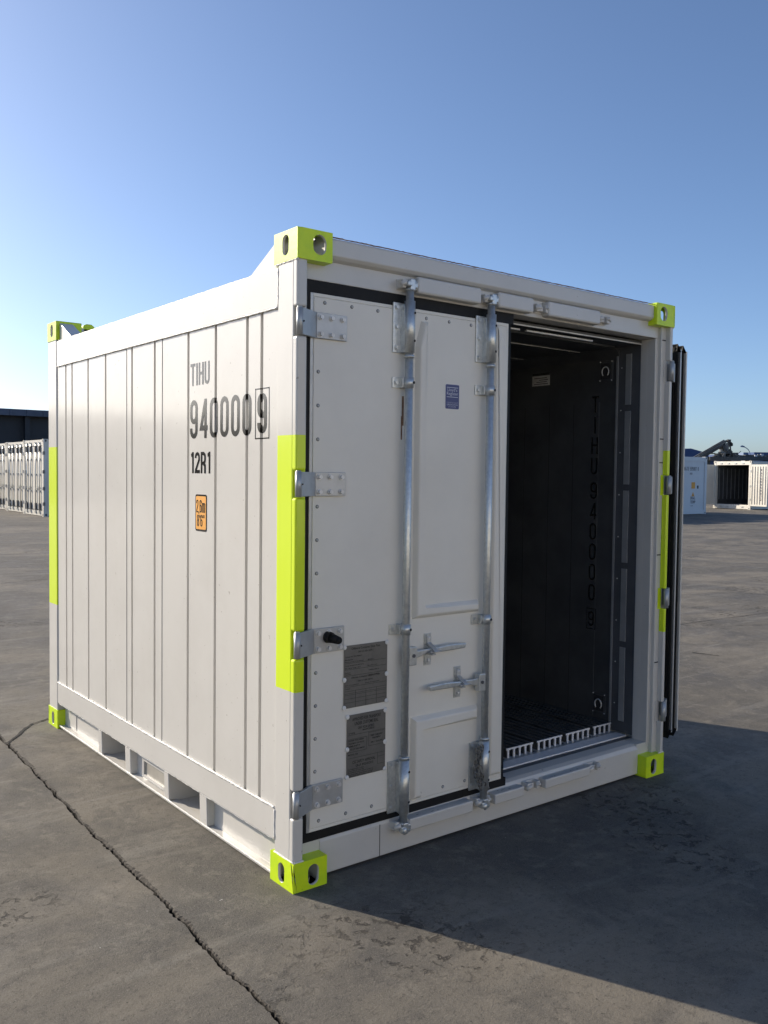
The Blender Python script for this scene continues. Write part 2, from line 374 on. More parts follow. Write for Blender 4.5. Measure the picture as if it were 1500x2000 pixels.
# ------------------------------------------------------------------ ground
def ground_material():
    m = bpy.data.materials.new('old_concrete'); m.use_nodes = True; t = m.node_tree; b = t.nodes['Principled BSDF']
    N = t.nodes; L = t.links
    tc = N.new('ShaderNodeTexCoord')
    def nz(scale, det=6, rough=.6, mp=None, dist=0):
        n = N.new('ShaderNodeTexNoise'); n.inputs['Scale'].default_value = scale; n.inputs['Detail'].default_value = det
        n.inputs['Roughness'].default_value = rough; n.inputs['Distortion'].default_value = dist
        L.new((mp.outputs[0] if mp else tc.outputs['Object']), n.inputs['Vector']); return n.outputs['Fac']
    def rng(x, a, c, lo=0, hi=1):
        r = N.new('ShaderNodeMapRange'); r.inputs[1].default_value = a; r.inputs[2].default_value = c
        r.inputs[3].default_value = lo; r.inputs[4].default_value = hi; r.interpolation_type = 'SMOOTHSTEP'
        L.new(x, r.inputs[0]); return r.outputs[0]
    def mix(f, a, c, mode='MIX'):
        x = N.new('ShaderNodeMix'); x.data_type = 'RGBA'; x.blend_type = mode
        if isinstance(f, (int, float)): x.inputs[0].default_value = f
        else: L.new(f, x.inputs[0])
        for i, q in ((6, a), (7, c)):
            if isinstance(q, tuple): x.inputs[i].default_value = q
            else: L.new(q, x.inputs[i])
        return x.outputs[2]
    def mul(a, c):
        x = N.new('ShaderNodeMath'); x.operation = 'MULTIPLY'
        for i, q in ((0, a), (1, c)):
            if isinstance(q, (int, float)): x.inputs[i].default_value = q
            else: L.new(q, x.inputs[i])
        return x.outputs[0]
    st = N.new('ShaderNodeMapping'); st.inputs['Rotation'].default_value = (0, 0, R(38)); st.inputs['Scale'].default_value = (.18, 1.5, 1)
    L.new(tc.outputs['Object'], st.inputs[0])
    st2 = N.new('ShaderNodeMapping'); st2.inputs['Rotation'].default_value = (0, 0, R(25)); st2.inputs['Scale'].default_value = (.25, 2.2, 1)
    L.new(tc.outputs['Object'], st2.inputs[0])
    big = rng(nz(.55, 6, .6, None, .6), .38, .62)
    c = mix(big, (.100, .093, .080, 1), (.195, .173, .137, 1))
    c = mix(mul(rng(nz(1.7, 8, .7, None, .8), .44, .64), .65), c, (.072, .069, .064, 1))
    c = mix(mul(rng(nz(.9, 6, .6, st, 1.2), .50, .66), .55), c, (.085, .080, .074, 1))
    c = mix(mul(rng(nz(2.2, 6, .65, st2, .8), .53, .68), .38), c, (.25, .235, .20, 1))
    c = mix(mul(rng(nz(7.5, 8, .75, None, .4), .50, .66), .5), c, (.235, .212, .172, 1))
    c = mix(mul(rng(nz(26, 6, .75), .50, .68), .55), c, (.055, .050, .045, 1))
    c = mix(mul(rng(nz(150, 3, .7), .52, .74), .55), c, (.28, .26, .225, 1))
    c = mix(mul(rng(nz(85, 4, .7), .60, .66), .75), c, (.03, .027, .024, 1))
    c = mix(mul(rng(nz(330, 2, .6), .50, .72), .5), c, (.30, .28, .24, 1))
    # pits where the surface has spalled
    reg = rng(nz(.8, 3, .5), .56, .66)
    pits = mul(reg, rng(nz(15, 6, .75, None, .5), .54, .60))
    c = mix(mul(pits, .8), c, (.045, .04, .036, 1))
    # pale chips of paint
    chips = mul(rng(nz(3.1, 3, .6), .60, .66), rng(nz(34, 3, .6), .69, .705))
    c = mix(mul(chips, .8), c, (.50, .49, .46, 1))
    L.new(c, b.inputs['Base Color'])
    rr = rng(nz(1.7, 8, .7), .4, .65, .92, .72); L.new(rr, b.inputs['Roughness'])
    b.inputs['Specular IOR Level'].default_value = .3
    # bump
    h1 = nz(95, 8, .8); h2 = nz(7, 8, .7)
    ad = N.new('ShaderNodeMath'); ad.operation = 'MULTIPLY_ADD'; ad.inputs[1].default_value = .9; L.new(h2, ad.inputs[0]); L.new(h1, ad.inputs[2])
    sb = N.new('ShaderNodeMath'); sb.operation = 'MULTIPLY_ADD'; sb.inputs[1].default_value = -1.6; L.new(pits, sb.inputs[0]); L.new(ad.outputs[0], sb.inputs[2])
    bp = N.new('ShaderNodeBump'); bp.inputs['Strength'].default_value = .8; bp.inputs['Distance'].default_value = .007
    L.new(sb.outputs[0], bp.inputs['Height']); L.new(bp.outputs[0], b.inputs['Normal'])
    return m
M['ground'] = ground_material()
M['crack'] = mat('crack_dirt', (.026, .023, .02), rough=.95, col2=(.02, .018, .016), vscale=40, bump=.8, bscale=60, bdist=.006)
M['spall'] = mat('spalled_edge', (.085, .075, .062), rough=.95, col2=(.04, .036, .03), vscale=38, bump=1, bscale=90, bdist=.01)
def build_ground():
    key = [(-320, -.9), (-6, -.60), (-2, -.48), (-.678, -.467), (-.515, -.463), (-.375, -.468), (-.068, -.448), (.301, -.428), (.638, -.420), (1.01, -.413), (1.578, -.397), (2.164, -.366), (2.803, -.350), (3.6, -.30), (5, -.2), (9, .2), (320, .6)]
    def base(y):
        for (a, p), (c, q) in zip(key, key[1:]):
            if a <= y <= c: return p+(q-p)*(y-a)/(c-a)
    ys = [-320, -60, -20, -9]+[-6+.02*i for i in range(150)]+[-3+.009*i for i in range(int(7/.009))]+[4+.03*i for i in range(70)]+[6.5, 9, 20, 60, 320]
    b = MB(); bm = b.bm; G, C_, S_ = b.mi('ground'), b.mi('crack'), b.mi('spall')
    rows = []
    for y in ys:
        j = noise.noise((y*2.5, 3.1, 0))*.008+noise.noise((y*11, 1.3, 0))*.012+noise.noise((y*48, 7, 0))*.007
        x = base(y)+j
        act = 1 if -6 < y < 6 else 0
        wd = act*(.010+.016*abs(noise.noise((y*3.3, 9, 0)))+.012*abs(noise.noise((y*30, 5, 0))))+.0005
        sp = act*(.003+max(0, noise.noise((y*2.9, 20, 0))+.05)*.045*(1 if y < .2 else .5)+.014*abs(noise.noise((y*38, 2, 0))))+.0005
        rows.append([(-500, y, 0), (-3, y, 0), (x-wd/2, y, 0), (x-wd/2+.001, y, -.03*act-.0005), (x+wd/2-.001, y, -.03*act-.0005), (x+wd/2, y, -.006*act), (x+wd/2+sp, y, 0), (6, y, 0), (500, y, 0)])
    V = [[bm.verts.new(p) for p in r] for r in rows]
    ms = [G, G, C_, C_, C_, S_, G, G]
    for a, c in zip(V, V[1:]):
        for k in range(8):
            f = bm.faces.new((a[k], a[k+1], c[k+1], c[k])); f.material_index = ms[k]
    o = b.build('ground'); tag(o, kind='structure')
    # long joints and thin cracks lying in the sheet
    def crack(pts, wd, name='ground_crack'):
        q = MB(); mi = q.mi('crack'); prev = None
        P = [Vector((*p, .004)) for p in pts]
        for a, c in zip(P, P[1:]):
            n = max(2, int((c-a).length/.02)); d = (c-a).normalized(); s_ = Vector((-d.y, d.x, 0))
            for i in range(n+1):
                p = a.lerp(c, i/n); k = (p.x*5+p.y*7)
                p = p+s_*(noise.noise((k*.6, 4, 1))*.02+noise.noise((k*4, 4, 1))*.008)*min(1, wd*60)
                h = wd*(.35+abs(noise.noise((k*2.7, 8, 2)))*1.6)
                e = (q.bm.verts.new(p-s_*h), q.bm.verts.new(p+s_*h))
                if prev and i: 
                    f = q.bm.faces.new((prev[0], e[0], e[1], prev[1])); f.material_index = mi
                prev = e
        tag(q.build(name), kind='structure')
    crack([(-3.2, 4.1), (-1.6, 3.30), (-.9, 2.95), (-.401, 2.621)], .008)
    crack([(-.36, 2.66), (-.323, 2.691), (-.107, 3.015), (.017, 3.076), (.3, 3.2)], .012)
    crack([(-3, 17.2), (0, 17.55), (3.537, 17.536), (4.55, 17.451), (9, 17.3)], .020)
    crack([(-3, 27), (5.54, 25.12), (6.613, 24.005), (12, 23.5)], .022)
    crack([(-2.2, 11.9), (1.2, 10.6), (2.6, 10.9)], .012)
    crack([(3.4, 3.10), (5.2, 3.0), (6.936, 2.92), (8.651, 2.806), (14, 2.3)], .008)
    crack([(7.40, 2.50), (7.8, 2.33), (8.5, 1.98)], .006)
    crack([(5.63, 1.90), (5.70, 1.66)], .016)
build_ground()

# ------------------------------------------------------------------ the open 10 ft refrigerated container
W, LEN, HGT = 2.438, 2.991, 2.591
box10 = empty('shipping_container', (0, 0, 0), 0, 'large white refrigerated container in the foreground with lime green corners and one door open', 'shipping container')
PX = .011     # side panel plane
GROOVES = [.172, .285, .405, .687, .961, 1.341, 1.63, 2.005, 2.281, 2.555, 2.667]
def prof(y):
    """x of the fluted side sheet at depth y"""
    for g in GROOVES[1:]:
        a = abs(y-g)
        if a < .0115: return PX+.017*min(1, (.0115-a)/.003)
    return PX
for top in (0, 1):
    for sx, X in ((1, 0), (-1, W)):
        for sy, Y in ((1, 0), (-1, LEN)):
            casting(box10, X, Y, (HGT-CH) if top else 0, sx, sy, top)
# corner posts: outer box plus a nose notched for the hinges
HZ = [(2.18, 2.292), (1.556, 1.662), (.925, 1.035), (.292, .402)]
for sgn, X in ((1, 0), (-1, W)):
    b = MB(lambda x, y, z, X=X, sgn=sgn: (X+sgn*x, y, z))
    pm = 'post' if sgn == 1 else 'white'
    b.box(.004, .066, .036, .150, CH-.006, HGT-CH+.004, pm, .004)
    b.box(.062, .074, .056, .150, .165, HGT-.178, pm, .003)
    z = CH-.004
    for z0, z1 in sorted(HZ):
        if sgn == 1: b.box(.003, .050, .006, .040, z, z0, 'post', .009, 3)
        else:
            b.box(.003, .027, .006, .040, z, z0, 'post', .006, 3)
        b.box(.018, .045, .033, .0375, z0-.003, z1+.003, 'post')
        z = z1
    b.box(.003, .050 if sgn == 1 else .027, .006, .040, z, HGT-CH+.004, 'post', .009 if sgn == 1 else .006, 3)
    for z in (2.40, 1.86, 1.73, 1.22, .62) if sgn == -1 else ():
        b.box(.028, .060, .0345, .0358, z, z+.006, 'dark')
    b.bead((.004, .004, CH+.002), (.004, .150, CH+.002), .004); b.bead((.006, .004, CH+.002), (.05, .004, CH+.002), .004)
    b.bead((.004, .004, HGT-CH-.002), (.004, .170, HGT-CH-.002), .004)
    b.build('corner_post', box10)
    b = MB(lambda x, y, z, X=X, sgn=sgn: (X+sgn*x, y, z))
    b.box(.004, .12, LEN-.165, LEN-.006, CH-.006, HGT-CH+.004, 'post', .007, 3)
    b.build('corner_post', box10)
# side walls
for sgn, X in ((1, 0), (-1, W)):
    T = lambda x, y, z, X=X, sgn=sgn: (X+sgn*x, y, z)
    b = MB(T)
    ys = {.140, 2.835}
    for g in GROOVES[1:]: ys |= {g-.0115, g-.0085, g+.0085, g+.0115}
    ys = sorted(ys); zz = [.25, .9, 1.6, 2.35]
    V = [[b.bm.verts.new((prof(y), y, z)) for z in zz] for y in ys]; i_m = b.mi('white')
    for a, c in zip(V, V[1:]):
        for k in range(3): f = b.bm.faces.new((a[k], c[k], c[k+1], a[k+1])); f.material_index = i_m
    for y in (1.249, 1.70, .150): b.box(PX-.0015, PX-.0005, y, y+.003, .29, 2.31, 'dark')
    b.build('side_wall', box10)
    b = MB(T)      # top rail
    b.box(.004, .060, .150, 2.818, 2.305, 2.462, 'white', .004)
    b.bead((.0045, .152, 2.3045), (.0045, 2.816, 2.3045), .0035); b.bead((.005, .1505, 2.31), (.005, .1505, 2.455), .004)
    b.bead((.012, .17, 2.463), (.012, 2.80, 2.463), .004)
    b.build('top_rail', box10)
    for y0, y1 in ((CL+.004, .43), (2.809, 2.565)):      # wedges beside the top castings
        b = MB(T); b.prism([(y0, 2.455), (y1, 2.455), (y0, 2.578)], 'x', .020, .105, 'white', .003); b.build('gusset', box10)
    b = MB(T)      # bottom rail with fork pockets
    b.box(.004, .055, .150, 2.818, .166, .297, 'white', .004)
    b.bead((.006, .152, .299), (.006, 2.816, .299), .0055); b.bead((.005, .1505, .17), (.005, .1505, .292), .005)
    b.bead((.010, .17, .1635), (.010, 2.80, .1635), .003)
    pk = [(.835, 1.172), (1.730, 2.073)]
    b.box(.050, .056, CL, .835-.0, .020, .168); b.box(.050, .056, 1.172, 1.73, .020, .168); b.box(.050, .056, 2.073, LEN-CL, .020, .168)
    for a, c in pk: b.box(.050, .056, a, c, .146, .168); b.box(.046, .052, a-.005, c+.005, .150, .166, bev=.001)
    b.box(.012, .058, CL, LEN-CL, .010, .020, bev=.002)
    b.bead((.013, CL, .021), (.013, LEN-CL, .021), .004)
    for a, c in pk:
        for y0, y1, sl in ((a-.075, a, -1), (c, c+.055, 1)):
            b.prism([(.014, .021), (.054, .021), (.054, .166), (.010, .166)], 'y', y0, y1, 'white', .004)
    for y0, y1 in ((.19, .345), (2.60, 2.76)): b.box(.046, .051, y0, y1, .030, .150, bev=.001); b.bead((.046, y0, .15), (.046, y1, .15), .004)
    b.build('bottom_rail', box10)
    b = MB(T)
    for q in ((1.255, 1.275, .035, .140), (1.530, 1.550, .035, .140), (1.275, 1.530, .035, .052), (1.275, 1.530, .123, .140)): b.box(.034, .052, *q, 'white', .002)
    b.box(.044, .051, 1.275, 1.530, .052, .123, 'greyw')
    b.build('document_window', box10)
# fork pocket tunnels through the base
b = MB()
for a, c in ((.835, 1.172), (1.730, 2.073)):
    b.box(.056, W-.056, a-.006, a, .012, .150); b.box(.056, W-.056, c, c+.006, .012, .150)
    b.box(.056, W-.056, a, c, .0115, .0145); b.box(.056, W-.056, a, c, .146, .150)
b.build('fork_pocket', box10)
b = MB()
b.box(.06, W-.06, .10, LEN-.08, .152, .170, 'white'); b.box(.085, W-.085, .30, LEN-.1, .170, .176, 'floor_in')
b.build('base_plate', box10)
b = MB(); b.box(.050, W-.050, .16, LEN-.02, 2.452, 2.462, 'white'); b.build('roof', box10)
b = MB()       # rear (machinery) end
b.box(.10, W-.10, LEN-.09, LEN-.03, .02, 2.56, 'white', .004); b.box(.165, W-.165, LEN-.10, LEN-.006, 2.47, 2.575, 'white', .006); b.box(.165, W-.165, LEN-.10, LEN-.006, .012, .16, 'white', .006)
b.build('end_wall', box10)
for x in (.20, W-.29):
    b = MB(); b.prism([(x, 2.52), (x+.09, 2.52), (x+.075, 2.588), (x+.055, 2.604), (x+.02, 2.604), (x, 2.592)], 'y', LEN-.10, LEN-.06, 'lime', .004); b.build('pad_eye', box10)
# door header
b = MB()
b.prism([(.020, 2.512), (.020, 2.572), (.030, 2.581), (.17, 2.581), (.17, 2.50), (.060, 2.492), (.032, 2.500)], 'x', CW, W-CW, 'white', .003)
b.box(.066, W-.066, .056, .15, 2.413, 2.52, 'white', .003)
b.bead((CW, .024, 2.583), (W-CW, .024, 2.583), .0025, 'rust')
b.build('header', box10)
for x0, x1 in ((.608, .980), (1.091, 1.323), (1.427, 1.815)):
    b = MB(); b.box(x0, x1, .008, .062, 2.420, 2.490, 'white', .010, 3); b.build('guard_block', box10)
# sill
b = MB()
b.prism([(.056, .012), (.056, .150), (.066, .168), (.090, .176), (.150, .181), (.150, .012)], 'x', CW, W-CW, 'white', .003)
b.box(.055, CW+.01, .060, .15, .118, .176, 'white'); b.box(W-CW-.01, W-.055, .060, .15, .118, .176, 'white')
b.box(.470, .4725, .0545, .0565, .014, .150, 'dark')
b.box(.090, W-.09, .1505, .188, .165, .1790, 'jamb'); b.box(.090, W-.09, .188, .262, .165, .186, 'whitem', .002)
b.box(.090, W-.09, .266, .293, .160, .1815, 'zinc')
b.build('door_sill', box10)
for x0, x1, za, zb in ((.600, .978, .106, .158), (1.120, 1.319, .106, .154), (1.470, 1.808, .108, .155)):
    b = MB(); b.box(x0, x1, .008, .062, za, zb, 'white', .006, 3)
    for k in range(4):
        xx = random.uniform(x0+.04, x1-.04); yy = random.uniform(.018, .045); b.box(xx, xx+random.uniform(.004, .016), yy, yy+.003, zb, zb+.0006, 'jamb')
    b.build('guard_block', box10)
# cam keepers welded to header and sill
for x in (.572, 1.053, 1.395, 1.858):
    for z in (2.452, .136):
        b = MB(); s_ = 1 if z > 1 else -1
        b.box(x-.047, x+.046, .050, .058, z-.020, z+.022, 'white', .002)
        b.box(x-.045, x-.022, .016, .060, z-.018, z+.020, 'white', .005); b.box(x+.020, x+.044, .016, .060, z-.018, z+.020, 'white', .005)
        b.cyl((x-.050, .022, z-.004), (x-.022, .010, z+.006), .010, 'white', 10); b.cyl((x+.022, .012, z+.010), (x+.046, .022, z-.002), .009, 'white', 10)
        if x > 1.2: b.box(x-.012, x+.014, .028, .060, z-.012, z+.012, 'white', .004)
        b.build('cam_keeper', box10)
# jambs and interior
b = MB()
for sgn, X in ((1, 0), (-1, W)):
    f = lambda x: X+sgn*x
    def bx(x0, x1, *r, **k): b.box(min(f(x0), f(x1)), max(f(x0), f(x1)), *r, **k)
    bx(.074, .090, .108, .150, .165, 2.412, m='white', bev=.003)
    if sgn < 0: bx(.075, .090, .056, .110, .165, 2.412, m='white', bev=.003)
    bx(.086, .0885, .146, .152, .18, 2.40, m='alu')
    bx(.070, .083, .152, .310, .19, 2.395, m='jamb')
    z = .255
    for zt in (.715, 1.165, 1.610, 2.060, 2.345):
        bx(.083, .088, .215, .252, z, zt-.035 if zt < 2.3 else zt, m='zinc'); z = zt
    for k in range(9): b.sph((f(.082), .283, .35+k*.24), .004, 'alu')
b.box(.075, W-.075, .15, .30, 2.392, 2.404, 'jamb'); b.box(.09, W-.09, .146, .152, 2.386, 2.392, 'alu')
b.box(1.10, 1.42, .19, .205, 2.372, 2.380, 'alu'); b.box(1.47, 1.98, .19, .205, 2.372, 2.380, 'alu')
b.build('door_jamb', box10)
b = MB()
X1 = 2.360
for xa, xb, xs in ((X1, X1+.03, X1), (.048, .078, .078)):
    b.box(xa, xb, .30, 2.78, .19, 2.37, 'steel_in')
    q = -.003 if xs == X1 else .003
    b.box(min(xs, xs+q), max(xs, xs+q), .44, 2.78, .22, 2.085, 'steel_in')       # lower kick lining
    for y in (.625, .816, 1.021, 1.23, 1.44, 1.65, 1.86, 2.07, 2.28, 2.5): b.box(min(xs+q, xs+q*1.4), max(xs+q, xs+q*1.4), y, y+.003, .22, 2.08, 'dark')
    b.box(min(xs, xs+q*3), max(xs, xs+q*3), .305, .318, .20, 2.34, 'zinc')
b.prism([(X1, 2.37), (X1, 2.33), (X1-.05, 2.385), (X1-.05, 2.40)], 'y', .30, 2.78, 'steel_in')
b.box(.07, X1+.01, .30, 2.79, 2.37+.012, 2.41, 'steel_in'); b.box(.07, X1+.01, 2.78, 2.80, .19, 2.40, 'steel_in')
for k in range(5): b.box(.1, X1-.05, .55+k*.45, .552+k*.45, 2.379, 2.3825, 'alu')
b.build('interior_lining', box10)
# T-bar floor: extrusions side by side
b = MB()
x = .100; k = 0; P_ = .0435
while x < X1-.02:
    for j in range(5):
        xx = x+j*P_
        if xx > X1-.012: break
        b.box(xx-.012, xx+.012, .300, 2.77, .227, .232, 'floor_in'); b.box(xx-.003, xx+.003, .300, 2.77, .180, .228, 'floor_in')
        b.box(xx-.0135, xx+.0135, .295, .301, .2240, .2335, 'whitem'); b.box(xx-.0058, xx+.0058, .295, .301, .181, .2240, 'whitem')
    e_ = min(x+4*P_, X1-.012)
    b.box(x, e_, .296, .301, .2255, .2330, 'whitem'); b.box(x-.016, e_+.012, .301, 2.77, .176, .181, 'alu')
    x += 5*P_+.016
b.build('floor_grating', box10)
for z in (2.262, .324):
    b = MB(); yc = .395
    b.box(X1-.004, X1-.0005, yc-.048, yc+.048, z-.062, z+.062, 'steel_in', .0015)
    b.box(X1-.0055, X1-.004, yc-.034, yc+.034, z-.045, z+.045, 'dark')
    b.tube([(X1-.010, yc+.024*math.sin(a), z-.004+.028*math.cos(a)) for a in [i*math.pi/9 for i in range(-7, 8)]], .0035, 'alu', 6)
    for yy in (-1, 1):
        for q in (-1, 1): b.sph((X1-.005, yc+yy*.041, z+q*.054), .004, 'alu')
    b.build('lashing_ring', box10)
b = MB(); b.box(X1-.0045, X1-.003, .823, .965, 2.213, 2.275, 'alu'); b.box(X1-.0045, X1-.0035, .823, .965, 2.275, 2.29, 'dark')
for k in range(4): b.box(X1-.0052, X1-.0045, .835+.01*(k % 2), .95-.02*(k % 3), 2.222+k*.012, 2.226+k*.012, 'inkp')
b.build('notice_plate', box10)
for i, (ch, pos) in enumerate(zip('TIHU940000', [0, 1, 2, 3, 4.2, 5.2, 6.2, 7.2, 8.2, 9.2])):
    z = 2.074-.12*pos; wd = .011 if ch == 'I' else .048
    stroke_text('lettering', ch, .048, .098, .011, 0, 'black', box10, lambda u, v, z=z, wd=wd: (X1-.0045, .465+wd/2-u, z-.049+v))
z = 2.074-.12*10.5
stroke_text('lettering', '9', .042, .088, .010, 0, 'black', box10, lambda u, v: (X1-.0045, .486-u, z-.044+v))
b = MB()
for q in ((.432, .498, z+.058, z+.062), (.432, .498, z-.062, z-.058), (.432, .436, z-.058, z+.058), (.494, .498, z-.058, z+.058)): b.box(X1-.0046, X1-.004, *q, 'black')
b.build('digit_box', box10)
# lettering on the near side, following the flutes
def side_text(t, y0, z0, w_, h, st, gap, m='black', name='lettering', off=.0009):
    def sub(bb):
        for g in GROOVES:
            for d in (-.0115, -.0085, .0085, .0115):
                u = y0-(g+d)
                bmesh.ops.bisect_plane(bb, geom=bb.verts[:]+bb.edges[:]+bb.faces[:], plane_co=(u, 0, 0), plane_no=(1, 0, 0))
    return stroke_text(name, t, w_, h, st, gap, m, box10, lambda u, v: (prof(y0-u)-off, y0-u, z0+v), sub)
side_text('TIHU', .938, 2.050, .048, .102, .0135, .011)
side_text('940000', .940, 1.806, .076, .178, .0225, .0232)
side_text('9', .318, 1.812, .076, .166, .0225, 0)
side_text('12R1', .936, 1.646, .050, .098, .0155, .010)
b = MB(); Y0, Y1, Z0, Z1 = .222, .336, 1.790, 1.998
def strip(y0, y1, z0, z1, m='black'):
    cuts = sorted({y0, y1} | {g+d for g in GROOVES for d in (-.0115, -.0085, .0085, .0115) if y0 < g+d < y1})
    for a, c in zip(cuts, cuts[1:]): b.poly([(prof(a)-.0009, a, z0), (prof(c)-.0009, c, z0), (prof(c)-.0009, c, z1), (prof(a)-.0009, a, z1)], m)
strip(Y0, Y1, Z0, Z0+.005); strip(Y0, Y1, Z1-.005, Z1); strip(Y0, Y0+.005, Z0, Z1); strip(Y1-.005, Y1, Z0, Z1)
b.build('digit_box', box10)
def rrect(y0, y1, z0, z1, r, n=5):
    pts = []
    for cy, cz, a0 in ((y1-r, z1-r, 0), (y0+r, z1-r, 90), (y0+r, z0+r, 180), (y1-r, z0+r, 270)):
        for i in range(n+1):
            a = R(a0+90*i/n); pts.append((cy+r*math.cos(a), cz+r*math.sin(a)))
    return pts
b = MB(); b.prism(rrect(.768, .882, 1.380, 1.549, .012), 'x', PX-.0012, PX-.0002, 'black'); b.prism(rrect(.775, .875, 1.389, 1.541, .008), 'x', PX-.0018, PX-.0011, 'orange')
hl = b.build('height_label', box10)
stroke_text('label_print', '2,6m', .0195, .058, .0058, .0035, 'black', hl, lambda u, v: (PX-.0024, .870-u, 1.466+v))
stroke_text('label_print', "8'6''", .0195, .054, .0058, .0032, 'black', hl, lambda u, v: (PX-.0024, .862-u, 1.402+v))

# ------------------------------------------------------------------ doors (built in u = from the hinge edge, n = outwards, z)
DW, ZB, ZT = 1.107, .201, 2.363
def make_door(T, D, closed, pin):
    b = MB(T)
    b.box(.010, DW-.006, -D, -.004, ZB+.008, ZT-.008, 'door')
    b.box(.016, DW-.012, -.006, 0, ZB+.016, ZT-.016, 'door', .002)
    for q in ((0, .014, ZB, ZT), (DW-.010, DW, ZB, ZT), (.014, DW-.010, ZT-.014, ZT), (.014, DW-.010, ZB, ZB+.014)): b.box(q[0], q[1], -.020, -.001, q[2], q[3], 'zinc' if q[1] < .1 else 'door', .0015)
    b.box(.010, DW-.010, -D-.004, -D+.004, ZB+.010, ZT-.010, 'white')
    # pressed ribs
    x0, x1 = .538, .600
    b.raised([(x0, 1.022), (.934, 1.022), (.934, 1.078), (x1+.006, 1.078), (x1+.006, 2.315), (x0+.030, 2.315), (x0, 2.20)], 0, .024, .016)
    b.raised([(x0, .185+.035), (x1, .185+.035), (x1, .520), (.936, .520), (.936, .588), (x0, .588)], 0, .024, .016)
    b.raised([(1.004, ZB+.03), (1.098, ZB+.03), (1.098, 2.235), (1.030, 2.350), (1.004, 2.350)], 0, .020, .014)
    d = b.build('door', box10)
    if closed: pass
    # rivets
    b = MB(T); rv = []
    z = ZT-.16
    rv += [(.038, 2.055-.134*k) for k in range(14)]
    rv += [(.066+.133*k, ZT-.034) for k in range(8)]+[(.058+.135*k, ZB+.04) for k in range(8)]
    rv = [p for p in rv if not any(a-.02 < p[1] < c+.02 for a, c in HZ) or p[0] > .2 or p[1] > 2.3]
    for u, z in rv if closed else []:
        b = MB(T); b.sph((u, .001, z), .0058, 'zinc', (1, .6, 1), 8); b.cyl((u, 0, z), (u, .0010, z), .0075, 'dark', 10); b.build('rivet', d)
    # gasket: two flexible fins all round
    b = MB(T)
    for n0, n1, ext in ((-.004, -.045, .034), (-.060, -D-.002, .030)):
        nm = (n0+n1)/2; e = ext
        for (ua, ub, za, zb_, kind) in ((0, 0, ZB, ZT, 'l'), (DW, DW, ZB, ZT, 'r')):
            s_ = -1 if kind == 'l' else 1; c_ = ua
            b.poly([(c_-s_*.004, n0, ZB-e), (c_+s_*e*.8, nm+.012, ZB-e), (c_+s_*e*.8, nm+.012, ZT+e), (c_-s_*.004, n0, ZT+e)], 'rubber')
            b.poly([(c_-s_*.004, n1, ZB-e), (c_+s_*e*.8, nm+.012, ZB-e), (c_+s_*e*.8, nm+.012, ZT+e), (c_-s_*.004, n1, ZT+e)], 'rubber')
        for z, s_ in ((ZB, -1), (ZT, 1)):
            a_, c_ = -e*.8, DW+e*.8
            b.poly([(a_, n0, z-s_*.004), (c_, n0, z-s_*.004), (c_+.008, nm+.012, z+s_*(e+.004)), (a_, nm+.012, z+s_*(e+.004))], 'rubber')
            b.poly([(a_, n1, z-s_*.004), (c_, n1, z-s_*.004), (c_+.008, nm+.012, z+s_*(e+.004)), (a_, nm+.012, z+s_*(e+.004))], 'rubber')
    if closed: b.box(-.024, .004, -.040, -.004, ZB-.038, ZT+.048, 'rubber'); b.box(-.02, DW+.034, -.030, -.003, ZT, ZT+.050, 'rubber'); b.box(-.02, DW+.034, -.030, -.003, ZB-.038, ZB, 'rubber')
    else:
        b.box(-.012, .004, -.042, -.002, ZB-.02, ZT+.02, 'rubber'); b.box(-.012, .004, -D+.006, -.064, ZB-.02, ZT+.02, 'rubber')
        b.box(-.022, .004, -.058, -.047, ZB-.010, ZT+.010, 'zinc'); b.box(-.022, .004, -D-.014, -D-.002, ZB-.012, ZT+.004, 'white', .002)
    b.build('gasket', d)
    # hinges
    pu, pn = pin
    for i, (z0, z1) in enumerate(HZ):
        b = MB(T); z0 += .004; z1 -= .004
        b.cyl((pu, pn, z0), (pu, pn, z1), .0130, 'zinc', 20); b.cyl((pu, pn, z1), (pu, pn, z1+.004), .010, 'galv', 12)
        if closed:
            b.prism([(pu, pn+.0125), (pu, pn+.006), (-.02, .014), (.012, .003), (.168, .003), (.168, .010), (.022, .010), (-.016, .030)], 'z', z0+.001, z1-.001, 'zinc', .0015)
            b.box(.022, .1685, .010, .0125, z0+.002, z1-.002, 'zinc', .001)
            for u in (.040, .092, .146):
                for z in (z0+.018, z1-.020): b.bolt(u, .0125, z, .0088, .012, 'alu')
            b.box(pu+.012, pu+.0145, pn+.006, pn+.0135, (z0+z1)/2-.003, (z0+z1)/2+.003, 'dark')
        else:
            b.prism([(pu, pn+.014), (pu, pn-.0), (-.03, .012), (.0, .001), (.16, .001), (.16, .009), (-.02, .030)], 'z', z0+.001, z1-.001, 'zinc', .001)
        h = b.build('hinge', d)
        if closed and i == 0: tag(h, 'zinc strap hinge with a faint pinkish sheen')
    if closed:
        b = MB(T); b.cyl((.088, .010, .992), (.088, .034, .992), .025, 'rubber', 20, .022); b.cyl((.092, .030, .990), (.104, .060, .984), .020, 'rubber', 18, .016)
        b.sph((.105, .061, .984), .016, 'rubber', n=14); b.build('rubber_plug', d)
